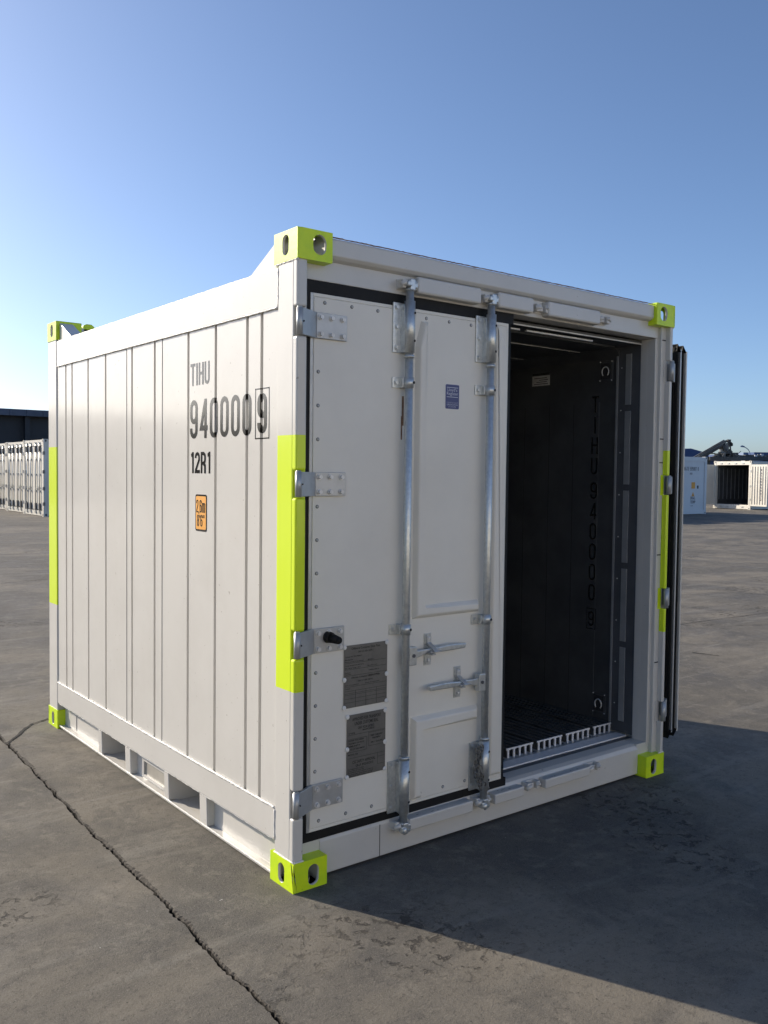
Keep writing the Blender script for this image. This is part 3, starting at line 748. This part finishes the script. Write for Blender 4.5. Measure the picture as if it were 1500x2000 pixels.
    # locking rods
    for i, ru in enumerate((.476, .957)):
        rn = .035
        b = MB(T); b.cyl((ru, rn, .150), (ru, rn, 2.425), .0172, 'galv', 20)
        for z in (2.150, .432): b.cyl((ru, rn, z-.006), (ru, rn, z+.006), .0225, 'galv', 18)
        rod = b.build('lock_rod', d)
        for z0, z1 in ((2.165, 2.382), (.190, .422)):
            b = MB(T)
            b.cyl((ru, rn, z0), (ru, rn, z1), .0235, 'galv', 22)
            b.box(ru-.066, ru-.008, 0, .007, z0, z1-.006, 'galv', .0015); b.box(ru-.024, ru+.020, .002, .030, z0+.002, z1-.012, 'galv', .002)
            for z in (z0+.022, (z0+z1)/2, z1-.026): b.bolt(ru-.046, .007, z)
            for z in (z0+.05, z1-.05): b.cyl((ru+.010, rn+.019, z), (ru+.012, rn+.0238, z), .0055, 'dark', 8)
            b.build('rod_guide', d)
        for z in (2.040, .988):
            b = MB(T); b.box(ru-.066, ru-.016, 0, .006, z-.023, z+.023, 'galv', .0015); b.cyl((ru, rn, z-.022), (ru, rn, z+.022), .0215, 'galv', 20)
            b.box(ru-.028, ru+.018, .003, .028, z-.021, z+.021, 'galv', .002); b.bolt(ru-.046, .006, z)
            b.cyl((ru+.010, rn+.017, z), (ru+.012, rn+.0222, z), .006, 'dark', 8)
            b.build('rod_bracket', d)
        for z, s_ in ((2.425, 1), (.150, -1)):
            b = MB(T); za, zc = (z, z+.048) if s_ > 0 else (z-.048, z)
            b.cyl((ru, rn, z), (ru, rn, z+s_*.010), .020, 'galv', 16)
            b.box(ru-.013, ru+.014, .012, .056, za, zc, 'galv', .004)
            b.box(ru+.010, ru+.030, .026, .052, za+.012, zc-.010, 'galv', .004); b.box(ru-.030, ru-.008, .030, .060, za+.016, zc-.012, 'galv', .004)
            b.cyl((ru-.020, .046, z+s_*.036), (ru+.024, .046, z+s_*.036), .008, 'galv', 10)
            if s_ < 0: b.sph((ru-.012, .060, z-.030), .013, 'galv', (1, .7, 1.3))
            b.build('cam', d)
        # handle
        s_ = 1 if i == 0 else -1; hz = .882 if i == 0 else .712; hu = ru+s_*.150
        b = MB(T)
        b.box(min(ru+s_*.012, ru+s_*.052), max(ru+s_*.012, ru+s_*.052), .018, .050, hz-.052, hz+.028, 'galv', .003)
        b.cyl((ru+s_*.034, .050, hz-.010), (ru+s_*.034, .054, hz-.010), .008, 'jamb', 10)
        b.prism([(ru+s_*.048, hz-.024), (ru+s_*.075, hz-.022), (ru+s_*.11, hz-.012), (hu, hz-.010), (hu, hz+.008), (ru+s_*.11, hz+.008), (ru+s_*.075, hz+.006), (ru+s_*.048, hz+.010)], 'y', .026, .040, 'galv', .003)
        b.prism([(hu-s_*.01, hz-.012), (hu+s_*.090, hz-.012), (hu+s_*.195, hz-.010), (hu+s_*.200, hz+.012), (hu+s_*.095, hz+.016), (hu-s_*.01, hz+.008)], 'y', .028, .046, 'galv', .005)
        b.build('door_handle', d)
        b = MB(T); hb = hu+.002
        b.box(hb-.020, hb+.020, 0, .004, hz-.072, hz+.070, 'galv', .001)
        b.prism(rrect(hb-.018, hb+.018, hz+.016, hz+.066, .016), 'y', .004, .008, 'galv'); b.prism(rrect(hb-.018, hb+.018, hz-.068, hz-.020, .016), 'y', .004, .008, 'galv')
        b.prism([(.008, hz+.058), (.012, hz+.058), (.014, hz+.030), (.060, hz+.004), (.066, hz-.004), (.060, hz-.004), (.008, hz+.022)], 'x', hb-.011, hb+.012, 'zinc', .002)
        b.box(hb-.028, hb+.038, .046, .058, hz-.008, hz-.002, 'zinc', .002); b.box(hb-.012, hb+.012, .008, .048, hz-.022, hz-.014, 'zinc', .002)
        b.sph((hb, .011, hz+.050), .0085, 'alu', (1, .7, 1)); b.sph((hb, .011, hz-.050), .0085, 'alu', (1, .7, 1))
        b.build('handle_catch', d)
    return d
Dc = .10
door = make_door(lambda u, n, z: (.096+u, .055-n, z), Dc, True, (-.080, .046))
tag(door, 'closed left door with locking rods and data plates')
dopen = make_door(lambda u, n, z: (2.535-n, .078+u, z), Dc, False, (-.074, .109))
tag(dopen, 'open right door folded back along the side')
TF = lambda u, n, z: (.096+u, .055-n, z)
FP = lambda X, Z, n=.0: (lambda u, v: (X+u, .055-n, Z+v))
# chain hanging at the bottom of the second rod
b = MB(TF); rnd = random.Random(3)
def link(c, rot, tilt):
    pts = []
    for i in range(13):
        a = 2*math.pi*i/12; p = Vector((.0085*math.cos(a), 0, .0165*math.sin(a)))
        p = Matrix.Rotation(rot, 3, 'Z') @ Matrix.Rotation(tilt, 3, 'Y') @ p; pts.append(Vector(c)+p)
    b.tube(pts, .0033, 'chain', 6)
for strand, (u0, l) in enumerate(((.888, 6), (.902, 8), (.918, 9))):
    for k in range(l): link((u0+.012*math.sin(k*.8+strand)+.001*k, +.050+.008*math.cos(k+strand), .395-.023*k), (k % 2)*1.5+.3*strand, rnd.uniform(-.35, .35))
for k in range(4): link((.935+.010*k, .046, .232-.012*k), (k % 2)*1.4, .8)
b.build('chain', door)
# data plates and sticker
def plate(x0, x1, z0, z1):
    b = MB(); w_ = x1-x0
    b.box(x0, x1, .0508, .0530, z0, z1, 'plate', .0008)
    return b
b = plate(.271, .497, .681, .943)
for z in (.868, .842, .816, .770, .742, .690+.062, .690+.046, .690+.030, .690+.014): b.box(.275, .493, .0504, .0508, z, z+.0010, 'inkp')
for x in (.330, .384, .440): b.box(x, x+.0012, .0504, .0508, .683, .752, 'inkp')
p1 = b.build('data_plate', door); tag(p1, 'upper data plate headed offshore container data plate')
text_mesh('plate_print', 'Offshore Container Data Plate', .150, .0095, 'inkp', p1, FP(.308, .924, .0048), .01)
text_mesh('plate_print', 'DNV 2.7-1/EN 12079-1', .078, .0075, 'inkp', p1, FP(.342, .909, .0048), .01)
text_mesh('plate_print', 'Offshore Container Inspection Plate', .150, .0090, 'inkp', p1, FP(.308, .801, .0048), .01)
text_mesh('plate_print', 'DNV 2.7-1/EN 12079-3', .078, .0070, 'inkp', p1, FP(.342, .787, .0048), .01)
for s_, x, z, w_ in (('Container No. TIHU 940000 9', .276, .893, .085), ('Manufacturer', .276, .881, .040), ('Month and year of manufacture', .276, .871, .095), ('08/2015', .392, .871, .030), ('Design temperature and rating', .276, .856, .095), ('Min. design temp. -20 C', .276, .845, .080), ('Max gross mass', .392, .846, .050),
    ('Payload', .276, .826, .026), ('10000kg 22046 lb', .398, .826, .055), ('Tare mass', .276, .808+.012, .030), ('4500kg 9920 lb', .398, .818-.012, .055), ('Date of inspection', .276, .774, .070), ('Date of inspection', .380, .774, .075), ('Owner', .276, .760, .026)):
    text_mesh('plate_print', s_, w_, .0058, 'inkp', p1, FP(x, z, .0048), .01)
b = plate(.289, .492, .387, .651)
for q in ((.292, .489, .566, .567), (.292, .392, .548, .549), (.402, .489, .562, .563), (.402, .489, .505, .506), (.292, .392, .494, .495), (.292, .489, .468, .469), (.450, .489, .452, .453), (.450, .489, .420, .421)): b.box(q[0], q[1], .0504, .0508, q[2], q[3], 'inkp')
for q in ((.392, .393, .495, .549), (.402, .403, .505, .563), (.450, .451, .420, .468)): b.box(q[0], q[1], .0504, .0508, q[2], q[3], 'inkp')
p2 = b.build('data_plate', door); tag(p2, 'lower data plate headed approved for transport under customs seal')
for s_, x, z, w_, h in (('APPROVED FOR TRANSPORT', .316, .624, .150, .0135), ('UNDER CUSTOMS SEAL', .328, .605, .124, .0135), ('GB/C 9234 LR/2015', .345, .587, .085, .010), ('MANUFACTURED BY', .370, .577, .062, .007), ('TYPE', .296, .570, .035, .006), ('OWNER TIHU 940000', .296, .539, .080, .007), ('TREATMENT OF WOOD', .296, .527, .082, .007), ('IMMUNITY', .296, .515, .062, .007), ('DATE OF TREATMENT', .296, .502, .085, .007),
    ('TIMBER COMPONENT', .411, .545, .064, .007), ('TREATMENT', .420, .533, .045, .007), ('IM / DATE', .414, .516, .062, .007), ('MODEL No', .296, .480, .050, .007),
    ('CSC SAFETY APPROVAL', .318, .444, .120, .0125), ('GB-LR 8932-05/2015', .335, .429, .092, .010), ('DATE MANUFACTURED', .296, .419, .082, .0055), ('IDENTIFICATION No', .296, .4115, .082, .0055), ('MAXIMUM GROSS MASS 14500 kg', .296, .404, .130, .0055), ('ALLOWABLE STACKING LOAD', .296, .3965, .130, .0055), ('RACKING TEST LOAD VALUE', .296, .3895, .125, .005)):
    text_mesh('plate_print', s_, w_, h, 'inkp', p2, FP(x, z, .0048), .012)
for x0, x1, z0, z1 in ((.271, .497, .681, .943), (.289, .492, .387, .651)):
    for x in (x0+.002, x1-.002):
        for z in (z0+.004, z0+(z1-z0)*.46, z1-.006):
            b = MB(); b.sph((x, .0508, z), .0105, 'nylon', (1, .45, 1), 12); b.build('plate_rivet', door)
b = MB(); b.prism(rrect(.8085, .8945, 1.9435, 2.0565, .008), 'y', .0540, .0548, 'nylon'); b.prism(rrect(.811, .892, 1.946, 2.054, .006), 'y', .0532, .0541, 'blue')
b.box(.818, .885, .0528, .0533, 2.0395, 2.042, 'lblue'); b.box(.818, .885, .0528, .0533, 1.9975, 2.000, 'lblue')
lab = b.build('certification_label', door)
text_mesh('label_print', 'Lloyd\u2019s', .058, .018, 'lblue', lab, FP(.822, 2.0195, .0022), .0)
text_mesh('label_print', 'Register', .068, .018, 'lblue', lab, FP(.818, 2.003, .0022), .0)
for s_, z, w_ in (('C O N T A I N E R', 1.9705, .066), ('CERTIFICATION', 1.9615, .066), ('S C H E M E', 1.9525, .044)): text_mesh('label_print', s_, w_, .0058, 'lblue', lab, FP(.851-w_/2, z, .0022), .0)
b = MB(TF)
b.box(.467, .4775, -.0003, .0008, 1.860, 1.985, 'rust'); b.box(.463, .470, -.0003, .0006, 1.80, 1.90, 'rust'); b.build('rust_streak', door)

# ------------------------------------------------------------------ background containers
def bg_container(label, wd, ln, ht, kind, m='whitec', doors=None):
    """door end faces local -Y at y=0, x from 0 to wd"""
    root = empty('shipping_container', (0, 0, 0), 0, label, 'shipping container')
    b = MB()
    if kind == 'open':
        b.box(0, .08, .1, ln-.1, .16, ht-.08, m); b.box(wd-.08, wd, .1, ln-.1, .16, ht-.08, m); b.box(.08, wd-.08, ln-.3, ln-.1, .16, ht-.08, m)
        b.box(.08, wd-.08, .1, ln-.3, ht-.20, ht-.08, m); b.box(.08, wd-.08, .1, ln-.3, .16, .24, m)
        b.box(.08, .10, .12, ln-.3, .24, ht-.20, 'steel_in'); b.box(wd-.10, wd-.08, .12, ln-.3, .24, ht-.20, 'steel_in'); b.box(.1, wd-.1, ln-.32, ln-.3, .24, ht-.2, 'steel_in'); b.box(.1, wd-.1, .12, ln-.32, ht-.22, ht-.20, 'steel_in'); b.box(.1, wd-.1, .12, ln-.32, .24, .25, 'floor_in')
        for k in range(18): b.box(.10, .112, .3+k*.3, .33+k*.3, .5, 2.2, 'zinc')
    else:
        b.box(.03, wd-.03, .06, ln-.06, .12, ht-.10, m)
    b.build('body', root)
    b = MB()
    for x in (.0, wd-.15):
        for y in (0, ln-.15): b.box(x, x+.15, y, y+.15, .05, ht-.05, m)
    b.box(.15, wd-.15, .01, .12, ht-.22, ht-.02, m); b.box(.15, wd-.15, .01, .12, .02, .2, m)
    b.box(.15, wd-.15, ln-.12, ln-.01, ht-.22, ht-.02, m); b.box(.15, wd-.15, ln-.12, ln-.01, .02, .2, m)
    for x in (0.01, wd-.09): b.box(x, x+.08, .15, ln-.15, ht-.18, ht-.04, m); b.box(x, x+.08, .15, ln-.15, .03, .17, m)
    b.build('frame', root)
    for x in (-.006, wd-.156):
        for y in (-.006, ln-.172):
            for z in (0, ht-.118):
                b = MB()
                b.box(x, x+.162, y, y+.178, z, z+.118, m)
                b.prism(oval(x+.08, z+.06, .028, .042, 12), 'y', y-.003, y+.02, 'dark'); b.prism(oval(y+.09, z+.06, .028, .042, 12), 'x', x-.003, x+.02, 'dark'); b.prism(oval(y+.09, z+.06, .028, .042, 12), 'x', x+.145, x+.165, 'dark')
                b.build('corner_casting', root)
    return root
def closed_doors(root, wd, ht, m):
    for s in (0, 1):
        x0, x1 = (.16, wd/2-.005) if s == 0 else (wd/2+.005, wd-.16)
        b = MB(); b.box(x0, x1, .03, .10, .22, ht-.24, m); 
        b.box(x0, x1, .026, .03, .22, .235, 'rubber'); b.box(x0, x1, .026, .03, ht-.25, ht-.24, 'rubber')
        d = b.build('door', root)
        for f in (.28, .72):
            b = MB()
            x = x0+(x1-x0)*f
            b.cyl((x, -.005, .12), (x, -.005, ht-.12), .02, 'galv', 8)
            for z in (.35, .9, 1.5, 2.05, ht-.38):
                b.box(x-.055, x+.05, -.02, .03, z-.03, z+.03, 'zinc')
            b.box(x-.04, x+.05, -.03, .02, .22, .46, 'jamb'); b.box(x-.04, x+.05, -.03, .02, ht-.46, ht-.24, 'jamb')
            b.box(x-.06, x+.06, -.03, .02, .10, .17, 'galv'); b.box(x-.06, x+.06, -.03, .02, ht-.16, ht-.10, 'galv')
            b.box(x-.3 if f > .5 else x, x if f > .5 else x+.3, -.02, .0, .95+.12*f, .98+.12*f, 'galv')
            b.build('lock_rod', d)
        hx = .06 if s == 0 else wd-.16
        for z in (.45, 1.0, 1.6, ht-.5):
            b = MB(); b.box(hx, hx+.20 if s == 0 else hx+.10, -.01, .03, z-.05, z+.05, 'zinc'); b.box(.0 if s == 0 else wd-.04, .04 if s == 0 else wd+.0, -.012, .06, z-.06, z+.06, 'jamb'); b.build('hinge', d)
# left row: door ends face -X  (local -Y -> world -X : rotate -90)
rowc = bg_container('white container with closed barred doors, nearest of the row on the left', 2.40, 6.06, 2.77, 'closed', 'cream'); closed_doors(rowc, 2.40, 2.77, 'cream')
# rotation: local (x, y) -> world with local x along -Y (from far to near) and local y along +X
def place_row(o, xw, ynear, wd): o.location = (xw, ynear+wd, 0); o.rotation_euler = (0, 0, R(-90))
place_row(rowc, 8.23, 29.80, 2.30)
labs = ['white container with closed barred doors, second from the right in the left row', 'white container with closed barred doors, cut by the left edge of the photo']
rowc['group'] = 'white containers in a row under the dark shed'
for k, l in enumerate(labs):
    c = copy_tree(rowc); place_row(c, 8.45+.15*k, 32.85+3.0*k, 2.30); c['label'] = l
# right: shaded face with lettering (face normal -Y)
def dual(label, x, group='white containers side by side on the right'):
    r_ = bg_container(label, 2.438, 6.06, 2.62, 'closed', 'whitec'); r_.location = (x, 20.4, 0); r_['group'] = group
    b = MB(); b.box(.15, 2.29, .04, .07, .2, 2.42, 'whitec'); b.build('end_panel', r_)
    return r_
d1 = dual('white container in shade with black lettering, an orange label and a warning triangle', 32.72)
def fl(X, Z, y=.0372): return lambda u, v: (X+u, y, Z+v)
stroke_text('lettering', 'MATU 595807 0', .066, .17, .022, .022, 'frame_dark', d1, out=(0, -1, 0), place=fl(.72, 1.98))
stroke_text('lettering', '45R1', .045, .09, .014, .012, 'frame_dark', d1, out=(0, -1, 0), place=fl(1.15, 1.80))
stroke_text('lettering', 'DUAL', .080, .13, .024, .02, 'frame_dark', d1, out=(0, -1, 0), place=fl(1.24, .68))
stroke_text('lettering', 'TEMP', .078, .13, .024, .02, 'frame_dark', d1, out=(0, -1, 0), place=fl(1.24, .50))
stroke_text('lettering', '2015', .036, .04, .009, .01, 'frame_dark', d1, out=(0, -1, 0), place=fl(1.27, .37))
b = MB(); b.box(1.30, 1.58, .034, .0395, 1.17, 1.46, 'orange'); b.box(1.74, 1.86, .034, .0395, 1.17, 1.31, 'frame_dark'); b.build('height_label', d1)
b = MB(); b.prism([(1.32, .82), (1.55, .82), (1.435, 1.02)], 'y', .034, .0395, 'orange'); b.prism([(1.415, .85), (1.455, .85), (1.435, .95)], 'y', .032, .0345, 'frame_dark'); b.build('warning_sign', d1)
for k in range(3):
    dual('white container standing beside the lettered one, hidden behind the open container', 32.72-2.9*(k+1))
# right: open container whose door end faces the camera's left
opn = bg_container('cream sunlit container with its doors open, dark inside, lettering on its door', 2.56, 6.06, 2.60, 'open', 'cream')
dx, dy = 42.70-43.24, 22.5-25.05
opn.location = (43.24, 25.05, 0); opn.rotation_euler = (0, 0, math.atan2(dy, dx))
b = MB(); b.box(2.50, 3.62, .00, .08, .20, 2.40, 'cream')
for k in range(6): b.box(2.62+k*.17, 2.655+k*.17, -.03, .0, .30, 2.30, 'cream', .008)
for z in (.5, 1.2, 2.0): b.box(2.48, 2.56, -.02, .05, z, z+.1, 'zinc')
d = b.build('door', opn); 
for i, ch in enumerate('MATU5958072'):
    stroke_text('lettering', ch, .075, .12, .022, 0, 'frame_dark', d, lambda u, v, i=i: (3.20+u, -.004, 2.05-i*.155+v), out=(0, -1, 0))
b = MB(); b.box(-.05, .03, -1.12, .0, .20, 2.40, 'cream'); 
for k in range(6): b.box(-.085, -.05, -.12-k*.17, -.155-k*.17+.0, .30, 2.30, 'cream')
b.build('door', opn)
for x in (.5, 1.0, 1.5, 2.0):
    for z in (2.46, .13): b = MB(); b.box(x-.07, x+.07, -.02, .012, z-.02, z+.03, 'zinc'); b.build('cam_keeper', opn)

# unseen container stack added behind the camera to bounce sunlight onto the door end
bounce_stack = bg_container('unseen long white container added behind the camera to bounce light onto the door end', 2.438, 12.19, 2.60, 'closed', 'cream')
bounce_stack.location = (22, -13, 0); bounce_stack.rotation_euler = (0, 0, R(90)); bounce_stack['group'] = 'unseen white containers added behind the camera to bounce light'
for k in range(3):
    for lv in range(2):
        o = bounce_stack if k+lv == 0 else copy_tree(bounce_stack)
        o.location = (18.5-12.5*k, -18.5, 2.6*lv)
# ------------------------------------------------------------------ far buildings
M['shed'] = mat('dark_shed_steel', (.035, .038, .045), rough=.7, col2=(.025, .028, .034), vscale=.3)
M['shedroof'] = mat('shed_fascia', (.06, .075, .11), rough=.6, col2=(.08, .10, .15), vscale=.5)
M['roofblue'] = mat('blue_roof_sheet', (.035, .075, .20), rough=.55, col2=(.03, .06, .15), vscale=.2)
M['bluepale'] = mat('pale_blue_sheet', (.16, .22, .33), rough=.6)
M['bwall'] = mat('white_wall', (.62, .64, .68), rough=.7, col2=(.5, .52, .56), vscale=.3)
M['machine'] = mat('machine_grey', (.075, .078, .08), rough=.55, metal=.2, col2=(.045, .045, .045), vscale=2)
M['machine2'] = mat('machine_light', (.20, .21, .21), rough=.5, metal=.3, col2=(.12, .12, .12), vscale=2)
sh = empty('storage_shed', (-15, 55, 0), 0, 'long dark open shed with a flat roof behind the left row of containers', 'shed')
b = MB(); b.box(-40, 60, 0, 26, 5.10, 5.30, 'shed'); b.box(-40.1, 60.1, -.15, .0, 5.02, 5.42, 'shedroof')
for k in range(101): b.box(-40+k, -39.86+k, -.2, -.15, 5.02, 5.42, 'shedroof')
b.build('roof', sh)
b = MB(); b.box(-40, 60, 25.5, 26, 0, 5.1, 'shed'); b.box(-40, 60, .6, .9, 3.25, 3.33, 'shedroof'); b.box(-40, 60, .7, .8, 3.33, 5.1, 'shed'); b.build('wall', sh)
for k in range(11): b = MB(); b.box(-40+k*10, -39.7+k*10, .2, .5, 0, 5.1, 'shed'); b.build('post', sh)
b = MB(); b.cyl((17.0, 1, 5.3), (17.0, 1, 5.62), .04, 'machine', 8); b.sph((17.0, 1, 5.72), .22, 'machine', (1, 1, .6)); b.build('roof_vent', sh)
b = MB(); b.box(22.0, 22.1, .45, .6, 3.62, 3.95, 'bwall'); b.build('lamp', sh)
# right: helper to place in the camera's heading frame; real distances
ca, sa = math.cos(R(37.9785)), math.sin(R(37.9785))
def place(px, depth): lat = (px-750)/1749.14*depth; return (-1.8553+lat*ca+depth*sa, -2.9249-lat*sa+depth*ca)
def hz(px, py, depth): return 1.65+((926.5+(px-750)*.0117)-py)*depth/1749.14
FR = R(-37.9785)
def far_box(name, label, cat, px0, px1, py_top, depth, back, mroof, mwall, gable=0, fascia=.5):
    x, y = place(px0, depth); h = hz((px0+px1)/2, py_top, depth); w_ = (px1-px0)/1749.14*depth
    r_ = empty(name, (x, y, 0), FR, label, cat)
    b = MB(); b.box(0, w_, 0, back, 0, h-fascia, mwall); 
    for k in range(int(w_/1.2)): b.box(k*1.2, k*1.2+.1, -.04, 0, .1, h-fascia, mwall)
    b.build('wall', r_)
    b = MB()
    if gable: b.prism([(-.3, h-fascia), (w_+.3, h-fascia), (w_+.3, h-.25), (gable, h+.25), (-.3, h-.1)], 'y', -.3, back+.3, mroof)
    else: b.box(-.3, w_+.3, -.3, back+.3, h-fascia, h, mroof)
    b.build('roof', r_)
    return r_
far_box('warehouse', 'dark blue warehouse with a low pitched roof beside the open door', 'warehouse', 1180, 1375, 880, 95, 30, 'roofblue', 'roofblue', gable=(1346-1180)/1749.14*95, fascia=1.0)
far_box('warehouse', 'low blue building behind the two right containers', 'warehouse', 1376, 1470, 894.5, 78, 14, 'roofblue', 'roofblue', fascia=.3)
far_box('warehouse', 'white and blue building with a flat pale roof at the right edge', 'warehouse', 1474, 1640, 884.5, 110, 20, 'roofblue', 'roofblue', fascia=.5)
far_box('canopy', 'pale flat canopy over a white strip left of the right edge building', 'canopy', 1453, 1473, 884, 112, 6, 'bluepale', 'bwall', fascia=.35)
far_box('site_cabin', 'small pale cabin above the open cream container', 'cabin', 1466, 1474, 895.5, 76, 3, 'bwall', 'bluepale', fascia=.5)
far_box('site_cabin', 'long grey blue cabin roof above the ribbed cream door', 'cabin', 1475, 1560, 901, 60, 4, 'bluepale', 'bwall', fascia=.3)
# mobile ramp loader
D = 62
def q3(px, py, dd=0):
    """point on the upright plane of the machine, in its own local frame (x right, z up)"""
    return ((px-1395)/1749.14*D, dd, hz(px, py, D))
x, y = place(1395, D)
ld = empty('ramp_loader', (x, y, 0), FR, 'dark loader with a long tilted ramp and low boom behind the lettered container', 'loader')
def band(b, p, q, hh, y0, y1, m):
    (x0, _, z0), (x1, _, z1) = p, q; d = Vector((x1-x0, z1-z0)).normalized(); n = Vector((-d.y, d.x))*hh/2
    b.prism([(x0+n.x, z0+n.y), (x0-n.x, z0-n.y), (x1-n.x, z1-n.y), (x1+n.x, z1+n.y)], 'y', y0, y1, m)
b = MB()
for yy in (-.45, .30): band(b, q3(1352, 897), q3(1416, 860), .13, yy, yy+.14, 'machine2')
band(b, q3(1356, 900), q3(1412, 867), .16, -.35, .35, 'machine')
band(b, q3(1350, 900), q3(1404, 870), .10, -.55, -.45, 'machine'); band(b, q3(1360, 890), q3(1410, 861), .06, -.5, -.45, 'machine')
for t_ in range(10):
    a = q3(1356+t_*6, 896-t_*3.5); b.box(a[0]-.04, a[0]+.04, -.4, .4, a[2]-.16, a[2]-.05, 'machine')
b.build('ramp', ld)
b = MB()
band(b, q3(1413, 866), q3(1411, 887), .30, -.5, .5, 'machine2'); band(b, q3(1417, 864), q3(1419, 880), .07, -.6, -.5, 'machine'); band(b, q3(1405, 874), q3(1410, 872), .22, -.5, .5, 'machine')
band(b, q3(1418, 866), q3(1421, 872), .16, -.6, .4, 'machine'); band(b, q3(1416, 880), q3(1421, 886), .30, -.5, .5, 'machine'); b.cyl(q3(1419, 872), q3(1417, 882), .03, 'machine', 6)
for px, py in ((1418, 867), (1420, 869), (1416, 862), (1409, 879), (1415, 884)):
    c = q3(px, py); b.box(c[0]-.1, c[0]+.1, -.6, -.3, c[2]-.09, c[2]+.1, 'machine')
b.build('mast', ld)
b = MB(); rnd = random.Random(5)
band(b, q3(1376, 896), q3(1500, 896), .25, -.9, .9, 'machine')
for px, py, ww, hh in ((1402, 890, .34, .30), (1407, 888, .22, .34), (1414, 889, .40, .24), (1421, 888, .30, .26), (1426, 889.5, .36, .34), (1431, 893, .2, .2), (1398, 892, .3, .14), (1386, 894, .5, .1), (1392, 885.5, .3, .06), (1437, 893, .24, .16), (1404, 884.5, .26, .12), (1430, 887, .16, .08)):
    c = q3(px, py); yy = rnd.uniform(-.9, .2); b.box(c[0]-ww/2, c[0]+ww/2, yy, yy+.6, c[2]-hh/2, c[2]+hh/2, rnd.choice(['machine', 'machine', 'machine2']), .01)
for k in range(14):
    c = q3(rnd.uniform(1398, 1432), rnd.uniform(885, 894)); e = (c[0]+rnd.uniform(-.25, .25), c[1], c[2]+rnd.uniform(-.1, .12)); b.cyl((c[0], -.95, c[2]), (e[0], -.9, e[2]), .025, 'machine2', 6)
b.build('chassis', ld)
b = MB(); band(b, q3(1430, 889.5), q3(1455, 892.5), .12, -.3, .2, 'machine'); band(b, q3(1452, 892), q3(1540, 893), .26, -.3, .2, 'machine')
for px in range(1470, 1500, 6):
    c = q3(px, 891+rnd.uniform(-2, 2)); b.box(c[0]-.09, c[0]+.08, -.45, -.3, c[2]-.07, c[2]+.08, rnd.choice(['machine', 'machine2', 'bwall']))
b.build('boom', ld)
b = MB()
for px in (1372, 1408, 1450, 1500):
    c = q3(px, 990); 
    for yy in (-.9, .9): b.cyl((c[0], yy-.15, .5), (c[0], yy+.15, .5), .5, 'machine', 18)
b.box(q3(1372, 0)[0], q3(1505, 0)[0], -.4, .4, .7, 1.0, 'machine')
for px in (1380, 1420, 1460, 1495): c = q3(px, 0)[0]; b.box(c-.1, c+.1, -.3, .3, 1.0, 3.0, 'machine')
b.build('undercarriage', ld)
# street lamp
D2 = 75; x, y = place(1463.5, D2)
lp = empty('street_lamp', (x, y, 0), FR, 'thin grey street lamp with a curved arm above the open cream container', 'street lamp')
zt = hz(1463, 877, D2); s2 = D2/1749.14
b = MB(); b.tube([(0, 0, 0), (0, 0, zt-.55), (-.06, 0, zt-.25), (-.18, 0, zt-.05), (-.35, 0, zt+.08), (-.52, 0, zt+.16)], .035, 'bluepale', 8); b.build('pole', lp)
b = MB(); b.prism([(-.50, zt+.12), (-.50, zt+.22), (-.72, zt+.30), (-.86, zt+.24), (-.84, zt+.17)], 'y', -.10, .10, 'bluepale', .02); b.build('lamp_head', lp)
